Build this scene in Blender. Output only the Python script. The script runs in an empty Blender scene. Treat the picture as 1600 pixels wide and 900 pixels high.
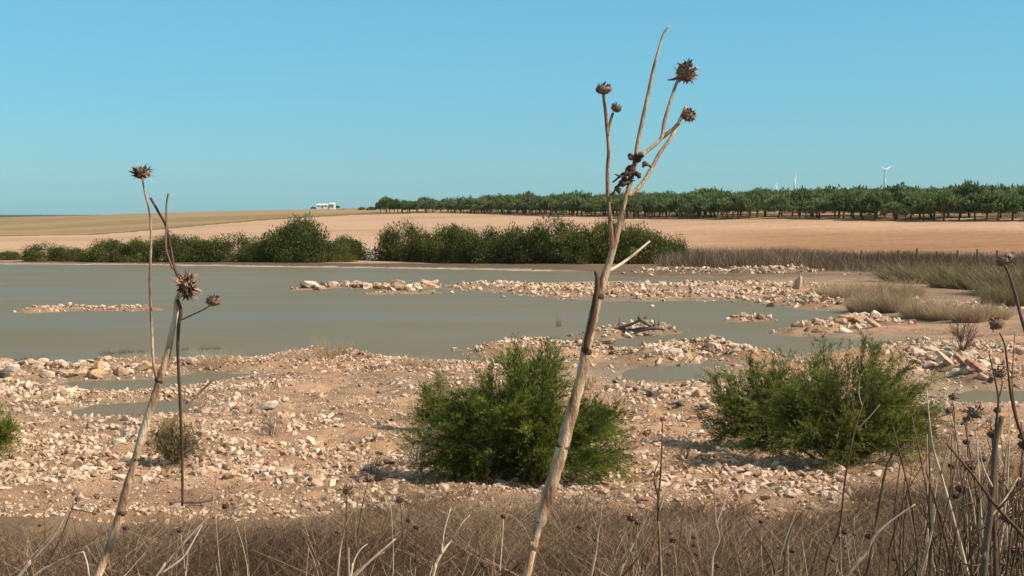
import bpy, bmesh, math, random
import numpy as np
from mathutils import Vector, Matrix

random.seed(7)
RNG = np.random.default_rng(11)
SC = bpy.context.scene
COL = SC.collection

# ------------------------------------------------------------------ camera, sky, sun, exposure
F = 2198.0                      # focal length in pixels of a 1600 px wide frame (about 40 degrees)
EYE = 5.0                       # eye height above the water
TH = math.atan(110.0 / F)       # camera looks slightly down
cam_d = bpy.data.cameras.new('camera')
cam_d.sensor_width = 36.0
cam_d.lens = 36.0 * F / 1600.0
cam_d.clip_start = 0.05
cam_d.clip_end = 40000
cam = bpy.data.objects.new('camera', cam_d)
cam.location = (0, 0, EYE)
cam.rotation_euler = (math.pi / 2 - TH, 0, 0)
COL.objects.link(cam)
SC.camera = cam

SUN_AZ, SUN_EL = math.radians(108), math.radians(41)    # from the right, a little behind the camera
world = bpy.data.worlds.new('World')
SC.world = world
world.use_nodes = True
wt = world.node_tree
wt.nodes.clear()
w_out = wt.nodes.new('ShaderNodeOutputWorld')
w_bg = wt.nodes.new('ShaderNodeBackground')
w_sky = wt.nodes.new('ShaderNodeTexSky')
w_sky.sky_type = 'NISHITA'
w_sky.sun_disc = False
w_sky.sun_elevation = SUN_EL
w_sky.sun_rotation = SUN_AZ
w_sky.altitude = 0
w_sky.air_density = 1.0
w_sky.dust_density = 0.6
w_sky.ozone_density = 1.0
w_mix = wt.nodes.new('ShaderNodeMix')
w_mix.data_type = 'RGBA'
w_mix.blend_type = 'MULTIPLY'
w_mix.inputs['Factor'].default_value = 1.0
w_mix.inputs[7].default_value = (0.33, 0.75, 0.97, 1)
wt.links.new(w_sky.outputs[0], w_mix.inputs[6])
w_air = wt.nodes.new('ShaderNodeMix')          # thin high veil that evens the sky out
w_air.data_type = 'RGBA'
w_air.inputs['Factor'].default_value = 0.40
w_air.inputs[7].default_value = (1.20, 3.78, 4.75, 1)
wt.links.new(w_mix.outputs[2], w_air.inputs[6])
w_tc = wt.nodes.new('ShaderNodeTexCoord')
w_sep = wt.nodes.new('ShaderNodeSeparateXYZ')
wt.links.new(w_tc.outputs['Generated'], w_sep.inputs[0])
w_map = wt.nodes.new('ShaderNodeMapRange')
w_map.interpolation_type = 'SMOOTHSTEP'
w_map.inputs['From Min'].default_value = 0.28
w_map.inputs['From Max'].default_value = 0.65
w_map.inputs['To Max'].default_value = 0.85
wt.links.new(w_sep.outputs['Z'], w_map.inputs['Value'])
w_high = wt.nodes.new('ShaderNodeMix')         # neutral white added to the unseen upper sky, makes shade less cyan
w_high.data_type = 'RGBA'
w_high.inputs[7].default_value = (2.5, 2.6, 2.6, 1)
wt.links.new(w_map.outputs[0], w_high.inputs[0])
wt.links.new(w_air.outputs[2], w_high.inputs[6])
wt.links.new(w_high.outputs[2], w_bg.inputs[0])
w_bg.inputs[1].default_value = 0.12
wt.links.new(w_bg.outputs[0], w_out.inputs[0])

sun_d = bpy.data.lights.new('sun', 'SUN')
sun_d.energy = 4.8
sun_d.angle = math.radians(0.55)
sun_d.color = (1.0, 0.905, 0.76)
sun = bpy.data.objects.new('sun', sun_d)
S = Vector((math.sin(SUN_AZ) * math.cos(SUN_EL), math.cos(SUN_AZ) * math.cos(SUN_EL), math.sin(SUN_EL)))
sun.rotation_euler = (-S).to_track_quat('-Z', 'Y').to_euler()
sun.location = (40, -10, 60)
COL.objects.link(sun)

SC.view_settings.view_transform = 'Standard'
SC.view_settings.look = 'None'
SC.view_settings.exposure = 0.28
SC.view_settings.gamma = 1.0
SC.render.engine = 'CYCLES'
SC.cycles.max_bounces = 6
SC.cycles.diffuse_bounces = 3
SC.cycles.glossy_bounces = 2
SC.cycles.transmission_bounces = 4
SC.cycles.transparent_max_bounces = 4
SC.cycles.use_denoising = True

# ------------------------------------------------------------------ small maths helpers
CT, ST = math.cos(TH), math.sin(TH)

def ray(px, py):
    u, v = (px - 800.0) / F, (450.0 - py) / F
    return Vector((u, CT + v * ST, -ST + v * CT))

def at(px, py, depth):
    """A point at this depth (metres along y) seen at this place of the photograph."""
    d = ray(px, py)
    k = depth / d.y
    return Vector((d.x * k, depth, EYE + d.z * k))

def flat(px, py, z=0.0):
    d = ray(px, py)
    k = (z - EYE) / d.z
    return np.array((d.x * k, d.y * k))

def slope(py):
    v = (450.0 - np.asarray(py, float)) / F
    return (-ST + v * CT) / (CT + v * ST)

def _h(i, j, seed):
    n = (i * 374761393 + j * 668265263 + seed * 974634777) & 0x7fffffff
    n = ((n ^ (n >> 13)) * 1274126177) & 0x7fffffff
    return ((n ^ (n >> 16)) & 0xffff) / 65535.0

def vnoise(x, y, seed=0):
    xi, yi = np.floor(x).astype(np.int64), np.floor(y).astype(np.int64)
    fx, fy = x - xi, y - yi
    fx, fy = fx * fx * (3 - 2 * fx), fy * fy * (3 - 2 * fy)
    a, b = _h(xi, yi, seed), _h(xi + 1, yi, seed)
    c, d = _h(xi, yi + 1, seed), _h(xi + 1, yi + 1, seed)
    return (a + (b - a) * fx) * (1 - fy) + (c + (d - c) * fx) * fy

def fbm(x, y, octaves=4, seed=0):
    s, a, t = 0.0, 0.5, 0.0
    for o in range(octaves):
        s = s + a * vnoise(x * 2 ** o, y * 2 ** o, seed + o * 17)
        t += a
        a *= 0.5
    return s / t

def sstep(a, b, x):
    t = np.clip((x - a) / (b - a), 0, 1)
    return t * t * (3 - 2 * t)

# ------------------------------------------------------------------ the lie of the land
# water outlines and rubble ridges, first read off the photograph, then turned into metres on the ground
LAKE = [(-1100, 411), (0, 413), (200, 414), (400, 417), (650, 420), (870, 424), (1000, 433), (1090, 436), (1180, 439),
        (1060, 442), (930, 441), (830, 443), (755, 447), (752, 453), (840, 465), (950, 471), (1150, 470),
        (1230, 475), (1330, 489), (1420, 496), (1470, 500), (1440, 507), (1330, 502), (1300, 510), (1270, 527),
        (1330, 531), (1420, 533), (1410, 542), (1300, 546), (1240, 556), (1170, 556), (1140, 548),
        (1000, 548), (905, 540), (830, 534), (765, 546), (700, 546), (760, 553), (740, 566), (700, 564), (640, 560), (580, 556), (500, 550),
        (430, 558), (300, 558), (200, 567), (100, 570), (0, 575), (-300, 580), (-1100, 585)]
POOLS = [
    [(262, 592), (300, 580), (405, 579), (380, 588), (335, 597), (280, 604)],
    [(66, 607), (110, 595), (258, 592), (275, 602), (250, 615), (95, 619)],
    [(56, 644), (95, 627), (250, 626), (315, 633), (270, 651), (130, 655)],
    [(975, 580), (1000, 571), (1105, 569), (1100, 585), (1080, 597), (1000, 601), (970, 592)],
    [(1478, 622), (1520, 609), (1700, 606), (1720, 640), (1560, 634), (1500, 632)],
    [(1090, 567), (1140, 560), (1230, 559), (1210, 567), (1120, 574)],
]
# name: (points, half width m, height m, stones, small size, large size)
RIDGES = {
    'left_wall': ([(-260, 580), (0, 577), (60, 577), (130, 583), (250, 576)], 1.1, 0.30, 330, .10, .5),
    'near_left': ([(160, 573), (250, 566), (330, 569), (420, 570)], 1.0, 0.36, 330, .06, .22),
    'mound': ([(425, 570), (500, 560), (570, 566)], 1.4, 0.46, 420, .06, .2),
    'centre': ([(590, 584), (650, 572), (710, 580)], 1.7, 0.40, 620, .05, .2),
    'low_left': ([(120, 624), (190, 620), (300, 612), (420, 606), (480, 596)], 0.55, 0.24, 420, .05, .17),
    'left_corner': ([(-200, 600), (0, 604), (70, 607), (50, 632)], 1.2, 0.2, 280, .06, .25),
    'behind_bush': ([(770, 548), (830, 535), (900, 540), (960, 552)], 1.1, 0.32, 360, .07, .3),
    'heap': ([(1005, 560), (1060, 544), (1120, 548), (1165, 556)], 1.2, 0.5, 330, .1, .42),
    'debris': ([(940, 526), (985, 521), (1030, 519)], 1.0, 0.40, 120, .1, .45),
    'spit': ([(765, 449), (870, 457), (960, 464), (1060, 465), (1150, 463), (1240, 466), (1335, 480)], 3.2, 0.34, 760, .12, .55),
    'spit_back': ([(940, 450), (1040, 452), (1150, 450), (1260, 452)], 2.6, 0.30, 330, .12, .5),
    'far_heap': ([(1170, 430), (1235, 427)], 3.0, 0.65, 110, .2, .7),
    'far_heap_left': ([(1035, 430), (1095, 427)], 3.0, 0.5, 80, .2, .6),
    'island_row': ([(472, 453), (530, 448), (600, 452)], 1.0, 0.10, 26, .25, 1.0),
    'island_row_end': ([(600, 453), (630, 452), (682, 447)], 1.0, 0.10, 24, .25, 1.1),
    'island_low': ([(580, 460), (680, 458)], 0.6, 0.17, 46, .08, .3),
    'left_island': ([(62, 487), (110, 484), (220, 485)], 0.9, 0.26, 190, .08, .28),
    'right_heap': ([(1255, 522), (1300, 512), (1350, 508), (1390, 514)], 1.2, 0.40, 110, .12, .6),
    'stone_isle': ([(1152, 502), (1192, 501)], 0.6, 0.2, 16, .15, .5),
    'slab_heap': ([(1430, 556), (1490, 578), (1550, 596)], 1.3, 0.42, 150, .12, .5),
    'right_bank': ([(1430, 540), (1520, 546), (1640, 552)], 1.8, 0.32, 260, .08, .36),
    'gap_rocks': ([(995, 616), (1060, 622), (1115, 645)], 1.2, 0.26, 160, .08, .38),
    'rubble_far_right': ([(1430, 480), (1500, 486), (1560, 490)], 2.0, 0.3, 180, .1, .36),
}

def poly_world(pts):
    return np.array([flat(*p) for p in pts])
W_LAKE = poly_world(LAKE)
W_POOLS = [poly_world(p) for p in POOLS]
W_RIDGES = {k: poly_world([(a, b + (6 if b > 530 else 0)) for a, b in v[0]]) for k, v in RIDGES.items()}

def seg_dist(x, y, P, closed):
    best = np.full(x.shape, 1e9)
    n = len(P)
    for i in range(n if closed else n - 1):
        ax, ay = P[i]
        bx, by = P[(i + 1) % n]
        dx, dy = bx - ax, by - ay
        t = np.clip(((x - ax) * dx + (y - ay) * dy) / (dx * dx + dy * dy + 1e-9), 0, 1)
        best = np.minimum(best, (x - ax - t * dx) ** 2 + (y - ay - t * dy) ** 2)
    return np.sqrt(best)

def inside(x, y, P):
    r = np.zeros(x.shape, bool)
    n = len(P)
    for i in range(n):
        ax, ay = P[i]
        bx, by = P[(i + 1) % n]
        c = ((ay > y) != (by > y)) & (x < (bx - ax) * (y - ay) / (by - ay + 1e-12) + ax)
        r ^= c
    return r

FD = [150, 175, 200, 250, 300, 400, 500, 600, 800, 1000, 2000, 4000, 6000, 14000]
FC = {
    -900: [411, 407, 402, 394, 389, 380, 372, 365, 354, 347, 343, 340, 338, 339],
    0: [412, 406, 400, 391, 385, 375.5, 366, 358, 345, 341.5, 340, 338.5, 335.5, 338],
    250: [413, 406, 398, 384, 375, 361, 350, 342, 332, 333, 336, 337, 336, 338],
    480: [414, 405, 396, 378, 367, 350, 340, 334, 327, 329, 331, 335, 336, 338],
    600: [416, 407, 397, 378, 366, 349, 338, 332, 328, 324, 322, 330, 335, 338],
    800: [418, 408, 397, 376, 362, 343, 333, 329, 322, 319, 317, 318, 322, 332],
    1000: [420, 409, 396, 371, 354, 335, 330, 326, 318, 315, 311, 309, 309, 322],
    1200: [421, 410, 395, 366, 342, 331, 326, 321, 313, 309, 305, 301, 298, 312],
    1600: [422, 410, 391, 346, 337, 328, 321, 316, 308, 303, 297, 294, 293, 308],
    2400: [422, 410, 390, 342, 336, 327, 320, 315, 307, 302, 297, 294, 293, 308],
}
_LD = np.linspace(math.log(150), math.log(14000), 240)
_PX = np.linspace(-900, 2400, 166)
_cols = np.array(sorted(FC))
_tab = np.array([np.interp(_LD, np.log(FD), FC[c]) for c in _cols])
FAR = np.array([np.interp(_PX, _cols, _tab[:, k]) for k in range(len(_LD))]).T     # px, logD
def _smooth(a, n, axis):
    k = np.hanning(n + 2)[1:-1]
    k /= k.sum()
    pad = [(0, 0), (0, 0)]
    pad[axis] = (n // 2, n // 2)
    a = np.pad(a, pad, mode='edge')
    return np.apply_along_axis(lambda v: np.convolve(v, k, 'valid'), axis, a)
FAR = _smooth(_smooth(FAR, 9, 1), 15, 0)

def far_py(px, D):
    i = np.clip((px - _PX[0]) / (_PX[1] - _PX[0]), 0, len(_PX) - 1.001)
    j = np.clip((np.log(np.maximum(D, 1)) - _LD[0]) / (_LD[1] - _LD[0]), 0, len(_LD) - 1.001)
    i0, j0 = i.astype(int), j.astype(int)
    a, b = i - i0, j - j0
    return (FAR[i0, j0] * (1 - a) + FAR[i0 + 1, j0] * a) * (1 - b) + (FAR[i0, j0 + 1] * (1 - a) + FAR[i0 + 1, j0 + 1] * a) * b

ND = [-20, 0, 4, 8, 12, 16, 20, 25, 32, 42, 60, 100, 160]
NZ = [3.45, 3.42, 3.08, 2.42, 1.86, 1.34, 0.92, 0.62, 0.40, 0.30, 0.28, 0.28, 0.30]

def land(x, y):
    """height, signed distance to the water (positive on land), ridge strength"""
    x = np.asarray(x, float)
    y = np.asarray(y, float)
    px = 800 + F * x / np.maximum(y, 1.0)
    far = EYE + slope(far_py(px, y)) * y
    near = np.interp(y, ND, NZ)
    near = near + (fbm(x * .25, y * .25, 4, 5) - .5) * np.interp(y, [0, 14, 22, 40, 60], [.3, .4, .32, .22, .2])
    s = np.full(x.shape, 50.0)
    ridge = np.zeros(x.shape)
    m = (y > 17) & (y < 185)
    z = near.copy()
    if m.any():
        xm, ym = x[m], y[m]
        wob = (fbm(xm * .5, ym * .35, 3, 31) - .5)
        xw, yw = xm + wob * 1.0, ym + wob * np.interp(ym, [30, 60, 140], [1.2, 1.6, 3])
        d = seg_dist(xw, yw, W_LAKE, True)
        sm = np.where(inside(xw, yw, W_LAKE), -d, d)
        for P in W_POOLS:
            d = seg_dist(xw, yw, P, True)
            sm = np.minimum(sm, np.where(inside(xw, yw, P), -d, d))
        zl = near[m]
        zz = np.where(sm > 0, 0.012 + zl * (1 - np.exp(-sm / np.interp(ym, [25, 60], [2.2, 2.6]))), -0.45 * (1 - np.exp(sm / 1.4)) - .015)
        rg = np.zeros(xm.shape)
        for k, P in W_RIDGES.items():
            w, hgt = RIDGES[k][1], RIDGES[k][2]
            dd = seg_dist(xm + wob * .8, ym + wob * .8, P, False)
            b = np.exp(-(dd / w) ** 2)
            rg = np.maximum(rg, b)
            lump = 0.45 + 1.1 * fbm(xm * 1.1, ym * .9, 3, 77)
            zz = np.maximum(zz, zz * .4 + hgt * b * lump - .13 * (1 - b)) if hgt < 0 else np.where(b > .02, np.maximum(zz, hgt * .85 * b * lump - .10 * (1 - b)), zz)
        z[m] = zz
        s[m] = sm
        ridge[m] = rg
    t = sstep(138, 165, y)
    z = z * (1 - t) + np.where(s < 0, np.minimum(far, z), far) * t
    z = np.where((y > 138) & (s > .6), np.maximum(z, .06), z)
    z = z + np.where((y > 18) & (y < 62) & (z > .05), ((fbm(x * 2.2, y * 2.2, 3, 901) - .5) * .20 + (fbm(x * .8, y * .7, 2, 902) - .5) * .22) * np.clip((z - .05) * 4, 0, 1), 0)
    z = z + np.where(y > 165, (fbm(x * .02, y * .02, 3, 9) - .5) * np.minimum(y * .0012, 3.0), 0)
    return z, s, ridge, px

def H(x, y):
    return land(np.atleast_1d(np.float64(x)), np.atleast_1d(np.float64(y)))[0]

_HD = np.concatenate([np.linspace(3, 60, 700), np.geomspace(60.2, 3000, 900)])
def hit(px, py):
    """Where the sight line through this place of the photograph meets the ground."""
    d = ray(px, py)
    t = _HD / d.y
    x, y, z = d.x * t, d.y * t, EYE + d.z * t
    h = H(x, y)
    i = int(np.argmax(z <= np.maximum(h, -0.02)))
    return Vector((float(x[i]), float(y[i]), float(h[i])))

# ------------------------------------------------------------------ materials
def new_mat(name):
    m = bpy.data.materials.new(name)
    m.use_nodes = True
    nt = m.node_tree
    b = nt.nodes['Principled BSDF']
    return m, nt, b

def node(nt, typ, **kw):
    n = nt.nodes.new(typ)
    for k, v in kw.items():
        setattr(n, k, v)
    return n

def coords(nt, scale=(1, 1, 1), kind='Object'):
    tc = node(nt, 'ShaderNodeTexCoord')
    mp = node(nt, 'ShaderNodeMapping')
    mp.inputs['Scale'].default_value = scale
    nt.links.new(tc.outputs[kind], mp.inputs['Vector'])
    return mp.outputs[0]

def noise(nt, vec, scale, detail=5, rough=.6):
    n = node(nt, 'ShaderNodeTexNoise')
    n.inputs['Scale'].default_value = scale
    n.inputs['Detail'].default_value = detail
    n.inputs['Roughness'].default_value = rough
    nt.links.new(vec, n.inputs['Vector'])
    return n.outputs['Fac']

def ramp(nt, fac, stops):
    r = node(nt, 'ShaderNodeValToRGB')
    e = r.color_ramp.elements
    while len(e) < len(stops):
        e.new(0.5)
    for el, (p, c) in zip(e, stops):
        el.position = p
        el.color = (c[0], c[1], c[2], 1) if len(c) == 3 else c
    nt.links.new(fac, r.inputs[0])
    return r.outputs[0]

def mixc(nt, a, b, fac, mode='MIX'):
    m = node(nt, 'ShaderNodeMix', data_type='RGBA', blend_type=mode)
    for sock, v in ((m.inputs[0], fac), (m.inputs[6], a), (m.inputs[7], b)):
        if hasattr(v, 'is_linked') or hasattr(v, 'node'):
            nt.links.new(v, sock)
        else:
            sock.default_value = v if isinstance(v, (int, float)) else (v[0], v[1], v[2], 1)
    return m.outputs[2]

def maths(nt, op, a, b):
    m = node(nt, 'ShaderNodeMath', operation=op)
    for sock, v in ((m.inputs[0], a), (m.inputs[1], b)):
        if hasattr(v, 'node'):
            nt.links.new(v, sock)
        else:
            sock.default_value = v
    return m.outputs[0]

def bump(nt, b, height, strength, dist):
    n = node(nt, 'ShaderNodeBump')
    n.inputs['Strength'].default_value = strength
    n.inputs['Distance'].default_value = dist
    nt.links.new(height, n.inputs['Height'])
    nt.links.new(n.outputs[0], b.inputs['Normal'])

def attr(nt, name, out='Fac'):
    a = node(nt, 'ShaderNodeAttribute', attribute_name=name)
    return a.outputs[out]

def leaf_mat(name, dark, mid, light, trans=.25):
    m, nt, b = new_mat(name)
    t = attr(nt, 'tint')
    oi = node(nt, 'ShaderNodeObjectInfo')
    v = maths(nt, 'ADD', t, maths(nt, 'MULTIPLY', maths(nt, 'SUBTRACT', oi.outputs['Random'], .5), .22))
    c = ramp(nt, v, [(0.0, dark), (0.5, mid), (1.0, light)])
    nt.links.new(c, b.inputs['Base Color'])
    b.inputs['Roughness'].default_value = .6
    b.inputs['Specular IOR Level'].default_value = .25
    tr = node(nt, 'ShaderNodeBsdfTranslucent')
    nt.links.new(c, tr.inputs[0])
    mx = node(nt, 'ShaderNodeMixShader')
    mx.inputs[0].default_value = trans
    nt.links.new(b.outputs[0], mx.inputs[1])
    nt.links.new(tr.outputs[0], mx.inputs[2])
    nt.links.new(mx.outputs[0], nt.nodes['Material Output'].inputs[0])
    return m

def noisy_mat(name, stops, scale, rough=.9, mscale=(1, 1, 1), bstr=.4, bdist=.02, bscale=None, tint=0.0, spec=.3, rand=0.0):
    m, nt, b = new_mat(name)
    vec = coords(nt, mscale)
    f = noise(nt, vec, scale, 6, .65)
    if tint:
        f = maths(nt, 'ADD', f, maths(nt, 'MULTIPLY', maths(nt, 'SUBTRACT', attr(nt, 'tint'), .5), tint))
    if rand:
        oi = node(nt, 'ShaderNodeObjectInfo')
        f = maths(nt, 'ADD', f, maths(nt, 'MULTIPLY', maths(nt, 'SUBTRACT', oi.outputs['Random'], .5), rand))
    nt.links.new(ramp(nt, f, stops), b.inputs['Base Color'])
    b.inputs['Roughness'].default_value = rough
    b.inputs['Specular IOR Level'].default_value = spec
    if bstr:
        bump(nt, b, noise(nt, vec, bscale or scale * 3, 5, .6), bstr, bdist)
    return m

M = {}
# bare earth: the colour of each patch of soil sits in the mesh, grain and clods come from noise
m, nt, b = new_mat('soil')
v = coords(nt)
base = attr(nt, 'soil_colour', 'Color')
n1 = noise(nt, v, 0.9, 8, .65)
n2 = noise(nt, v, 9.0, 6, .7)
n3 = noise(nt, v, 45.0, 4, .7)
g1 = ramp(nt, n1, [(.28, (.72, .70, .68)), (.5, (1, 1, 1)), (.75, (1.25, 1.2, 1.12))])
g2 = ramp(nt, n2, [(.3, (.72, .68, .66)), (.52, (1, 1, 1)), (.72, (1.22, 1.2, 1.15))])
c = mixc(nt, base, g1, 1.0, 'MULTIPLY')
c = mixc(nt, c, g2, 0.8, 'MULTIPLY')
n4 = noise(nt, coords(nt, (.05, .35, 1)), 1.0, 6, .65)
g4 = ramp(nt, n4, [(.3, (.84, .83, .82)), (.5, (1, 1, 1)), (.72, (1.10, 1.09, 1.07))])
c = mixc(nt, c, g4, 1.0, 'MULTIPLY')
nt.links.new(c, b.inputs['Base Color'])
b.inputs['Roughness'].default_value = .95
b.inputs['Specular IOR Level'].default_value = .15
bump(nt, b, maths(nt, 'ADD', n2, maths(nt, 'MULTIPLY', n3, .45)), .55, .06)
M['soil'] = m

m, nt, b = new_mat('muddy_water')
v = coords(nt, (1, .45, 1))
n1 = noise(nt, v, .05, 4, .5)
c = ramp(nt, n1, [(.3, (.158, .132, .076)), (.5, (.172, .141, .080)), (.7, (.186, .153, .092))])
nt.links.new(c, b.inputs['Base Color'])
wr = noise(nt, coords(nt, (.025, .12, 1)), 1.0, 4, .55)
rr_ = node(nt, 'ShaderNodeMapRange')
rr_.inputs['From Min'].default_value = .35
rr_.inputs['From Max'].default_value = .65
rr_.inputs['To Min'].default_value = .38
rr_.inputs['To Max'].default_value = .52
nt.links.new(wr, rr_.inputs['Value'])
nt.links.new(rr_.outputs[0], b.inputs['Roughness'])
b.inputs['Specular IOR Level'].default_value = .15
b.inputs['IOR'].default_value = 1.33
bump(nt, b, noise(nt, v, 5.0, 4, .6), .12, .03)
M['water'] = m

ROCK_STOPS = [(.12, (.15, .085, .05)), (.32, (.36, .215, .13)), (.50, (.54, .365, .245)), (.68, (.66, .50, .365)), (.84, (.74, .62, .49)), (.96, (.56, .33, .19))]
M['rock'] = noisy_mat('limestone', ROCK_STOPS, 3.2, .92, bstr=.5, bdist=.03, bscale=14, rand=.42, spec=.2)
M['grit'] = noisy_mat('rubble_stone', ROCK_STOPS, 2.0, .94, bstr=.4, bdist=.01, bscale=30, tint=.55, spec=.2)
M['ochre'] = noisy_mat('ochre_stone', [(.2, (.34, .18, .06)), (.5, (.52, .32, .16)), (.8, (.62, .46, .28))], 4, .9, bstr=.5, bdist=.02, bscale=16, spec=.2)
M['white_rock'] = noisy_mat('white_stone', [(.2, (.5, .43, .35)), (.5, (.66, .54, .40)), (.8, (.73, .64, .51))], 4, .9, bstr=.5, bdist=.03, bscale=16, spec=.2)
M['dark_rock'] = noisy_mat('dark_stone', [(.2, (.05, .045, .04)), (.5, (.13, .11, .095)), (.8, (.26, .21, .17))], 4, .9, bstr=.5, bdist=.02, bscale=16, spec=.2)
M['stalk'] = noisy_mat('dry_stalk_skin', [(.24, (.08, .036, .02)), (.36, (.30, .155, .085)), (.48, (.55, .34, .20)), (.60, (.74, .55, .375)), (.80, (.84, .71, .54))],
                       1.0, .75, (60, 60, 15), .8, .006, 4.5, rand=.10, spec=.25)
M['thin_stalk'] = noisy_mat('thin_stalk_skin', [(.2, (.08, .040, .02)), (.45, (.25, .145, .075)), (.62, (.52, .37, .235)), (.85, (.74, .60, .44))],
                            1.0, .75, (30, 30, 8), .3, .003, 2.0, rand=.5, spec=.3)
M['dark_stalk'] = noisy_mat('dark_stalk_skin', [(.2, (.035, .018, .012)), (.5, (.10, .055, .032)), (.8, (.24, .14, .085))], 1.0, .8, (60, 60, 12), .4, .003, 2.0, spec=.25)
M['head_core'] = noisy_mat('seed_head_core', [(.2, (.10, .05, .03)), (.5, (.27, .16, .095)), (.8, (.46, .32, .21))], 90, .85, bstr=.7, bdist=.003, bscale=260)
M['bract'] = noisy_mat('dry_bract', [(.2, (.055, .028, .016)), (.45, (.19, .11, .062)), (.62, (.32, .15, .10)), (.85, (.50, .37, .25))], 60, .8, bstr=0, tint=.7)
M['fluff'] = noisy_mat('seed_fluff', [(.2, (.55, .48, .40)), (.8, (.8, .77, .70))], 60, .9, bstr=0)
M['withered'] = noisy_mat('withered_leaf_skin', [(.2, (.035, .02, .014)), (.5, (.11, .058, .034)), (.8, (.26, .16, .10))], 60, .85, bstr=.6, bdist=.003, bscale=200)
M['bark'] = noisy_mat('shrub_bark', [(.2, (.06, .04, .028)), (.5, (.15, .105, .07)), (.8, (.28, .21, .15))], 3, .9, (4, 4, 1), .5, .01, 12)
M['tamarisk'] = leaf_mat('tamarisk_leaf', (.036, .052, .010), (.148, .182, .027), (.39, .41, .085), .46)  # dark and light ends spread apart to imitate shaded core and lit plumes
M['tamarisk_olive'] = leaf_mat('tamarisk_olive_leaf', (.042, .052, .012), (.158, .180, .033), (.40, .41, .095), .46)  # same lit plume contrast put into the leaf colour
M['lakeside'] = leaf_mat('lakeside_leaf', (.030, .038, .009), (.100, .112, .022), (.26, .24, .06), .30)
M['orchard'] = leaf_mat('orchard_leaf', (.055, .085, .026), (.150, .192, .068), (.28, .32, .13), .36)
M['grey_twig'] = leaf_mat('dead_twig', (.10, .08, .06), (.21, .17, .13), (.36, .30, .23), .05)
M['brush'] = leaf_mat('dry_brush', (.048, .026, .013), (.195, .116, .061), (.58, .42, .26), .15)
M['reed'] = leaf_mat('dry_reed', (.080, .050, .030), (.225, .150, .090), (.44, .32, .21), .15)
M['tussock'] = leaf_mat('tan_tussock', (.22, .145, .08), (.48, .345, .205), (.68, .53, .35), .2)
M['scrub'] = leaf_mat('olive_scrub', (.090, .066, .030), (.205, .162, .076), (.40, .30, .16), .25)
M['weed'] = leaf_mat('dark_weed', (.04, .03, .02), (.10, .078, .05), (.18, .14, .09), .1)
M['post'] = noisy_mat('weathered_post', [(.2, (.05, .035, .025)), (.5, (.12, .085, .06)), (.8, (.22, .165, .12))], 6, .9, (6, 6, 1), .4, .01)
M['wire'] = noisy_mat('rusty_wire', [(.3, (.06, .04, .03)), (.7, (.14, .10, .08))], 30, .6, bstr=0)
M['plaster'] = noisy_mat('white_plaster', [(.3, (.70, .68, .64)), (.7, (.82, .81, .78))], .8, .8, bstr=.1, bdist=.01)
M['tile'] = noisy_mat('roof_tile', [(.3, (.30, .15, .09)), (.7, (.42, .25, .16))], 2, .85, bstr=.3, bdist=.02)
M['glass'] = noisy_mat('dark_window', [(.3, (.02, .025, .03)), (.7, (.05, .06, .065))], 2, .2, bstr=0, spec=.5)
M['wood'] = noisy_mat('door_wood', [(.3, (.10, .06, .035)), (.7, (.18, .115, .07))], 2, .7, bstr=.1, bdist=.01)
M['turbine'] = noisy_mat('turbine_paint', [(.3, (.78, .79, .80)), (.7, (.84, .84, .84))], .05, .5, bstr=0)
M['driftwood'] = noisy_mat('driftwood_skin', [(.2, (.06, .045, .035)), (.5, (.17, .130, .10)), (.8, (.36, .29, .23))], 5, .9, (5, 5, 1), .5, .01, 16)

# ------------------------------------------------------------------ mesh builders
def mk(name, V, Fc, mat, parent=None, tint=None, smooth=False, colour=None):
    V = np.asarray(V, np.float32)
    Fc = np.asarray(Fc, np.int32)
    me = bpy.data.meshes.new(name)
    k = Fc.shape[1]
    me.vertices.add(len(V))
    me.vertices.foreach_set('co', V.ravel())
    me.loops.add(Fc.size)
    me.loops.foreach_set('vertex_index', Fc.ravel())
    me.polygons.add(len(Fc))
    me.polygons.foreach_set('loop_start', np.arange(0, Fc.size, k, dtype=np.int32))
    me.polygons.foreach_set('use_smooth', np.full(len(Fc), smooth, bool))
    me.update(calc_edges=True)
    if tint is not None:
        a = me.attributes.new('tint', 'FLOAT', 'POINT')
        a.data.foreach_set('value', np.asarray(tint, np.float32))
    if colour is not None:
        a = me.attributes.new('soil_colour', 'FLOAT_COLOR', 'POINT')
        a.data.foreach_set('color', np.asarray(colour, np.float32).ravel())
    me.materials.append(mat)
    o = bpy.data.objects.new(name, me)
    COL.objects.link(o)
    if parent:
        o.parent = parent
    return o

def empty(name, loc=(0, 0, 0), rz=0.0):
    o = bpy.data.objects.new(name, None)
    o.location = loc
    o.rotation_euler = (0, 0, rz)
    o.empty_display_size = .2
    COL.objects.link(o)
    return o

def tag(o, label, cat, group=None):
    o['label'] = label
    o['category'] = cat
    if group:
        o['group'] = group
    return o

def kind(o, k):
    o['kind'] = k
    return o

def copy_tree(o, parent=None):
    c = o.copy()
    COL.objects.link(c)
    c.parent = parent
    for ch in list(o.children):
        copy_tree(ch, c)
    return c

class Acc:
    """collects pieces of one mesh (all triangles or all quads)"""
    def __init__(self):
        self.V, self.F, self.T, self.n = [], [], [], 0
    def add(self, V, Fc, t=None):
        V = np.asarray(V, float).reshape(-1, 3)
        self.V.append(V)
        self.F.append(np.asarray(Fc, int) + self.n)
        self.T.append(np.full(len(V), .5) if t is None else (np.full(len(V), t) if np.isscalar(t) else t))
        self.n += len(V)
    def build(self, name, mat, parent=None, smooth=False):
        return mk(name, np.concatenate(self.V), np.concatenate(self.F), mat, parent, np.concatenate(self.T), smooth)

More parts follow.
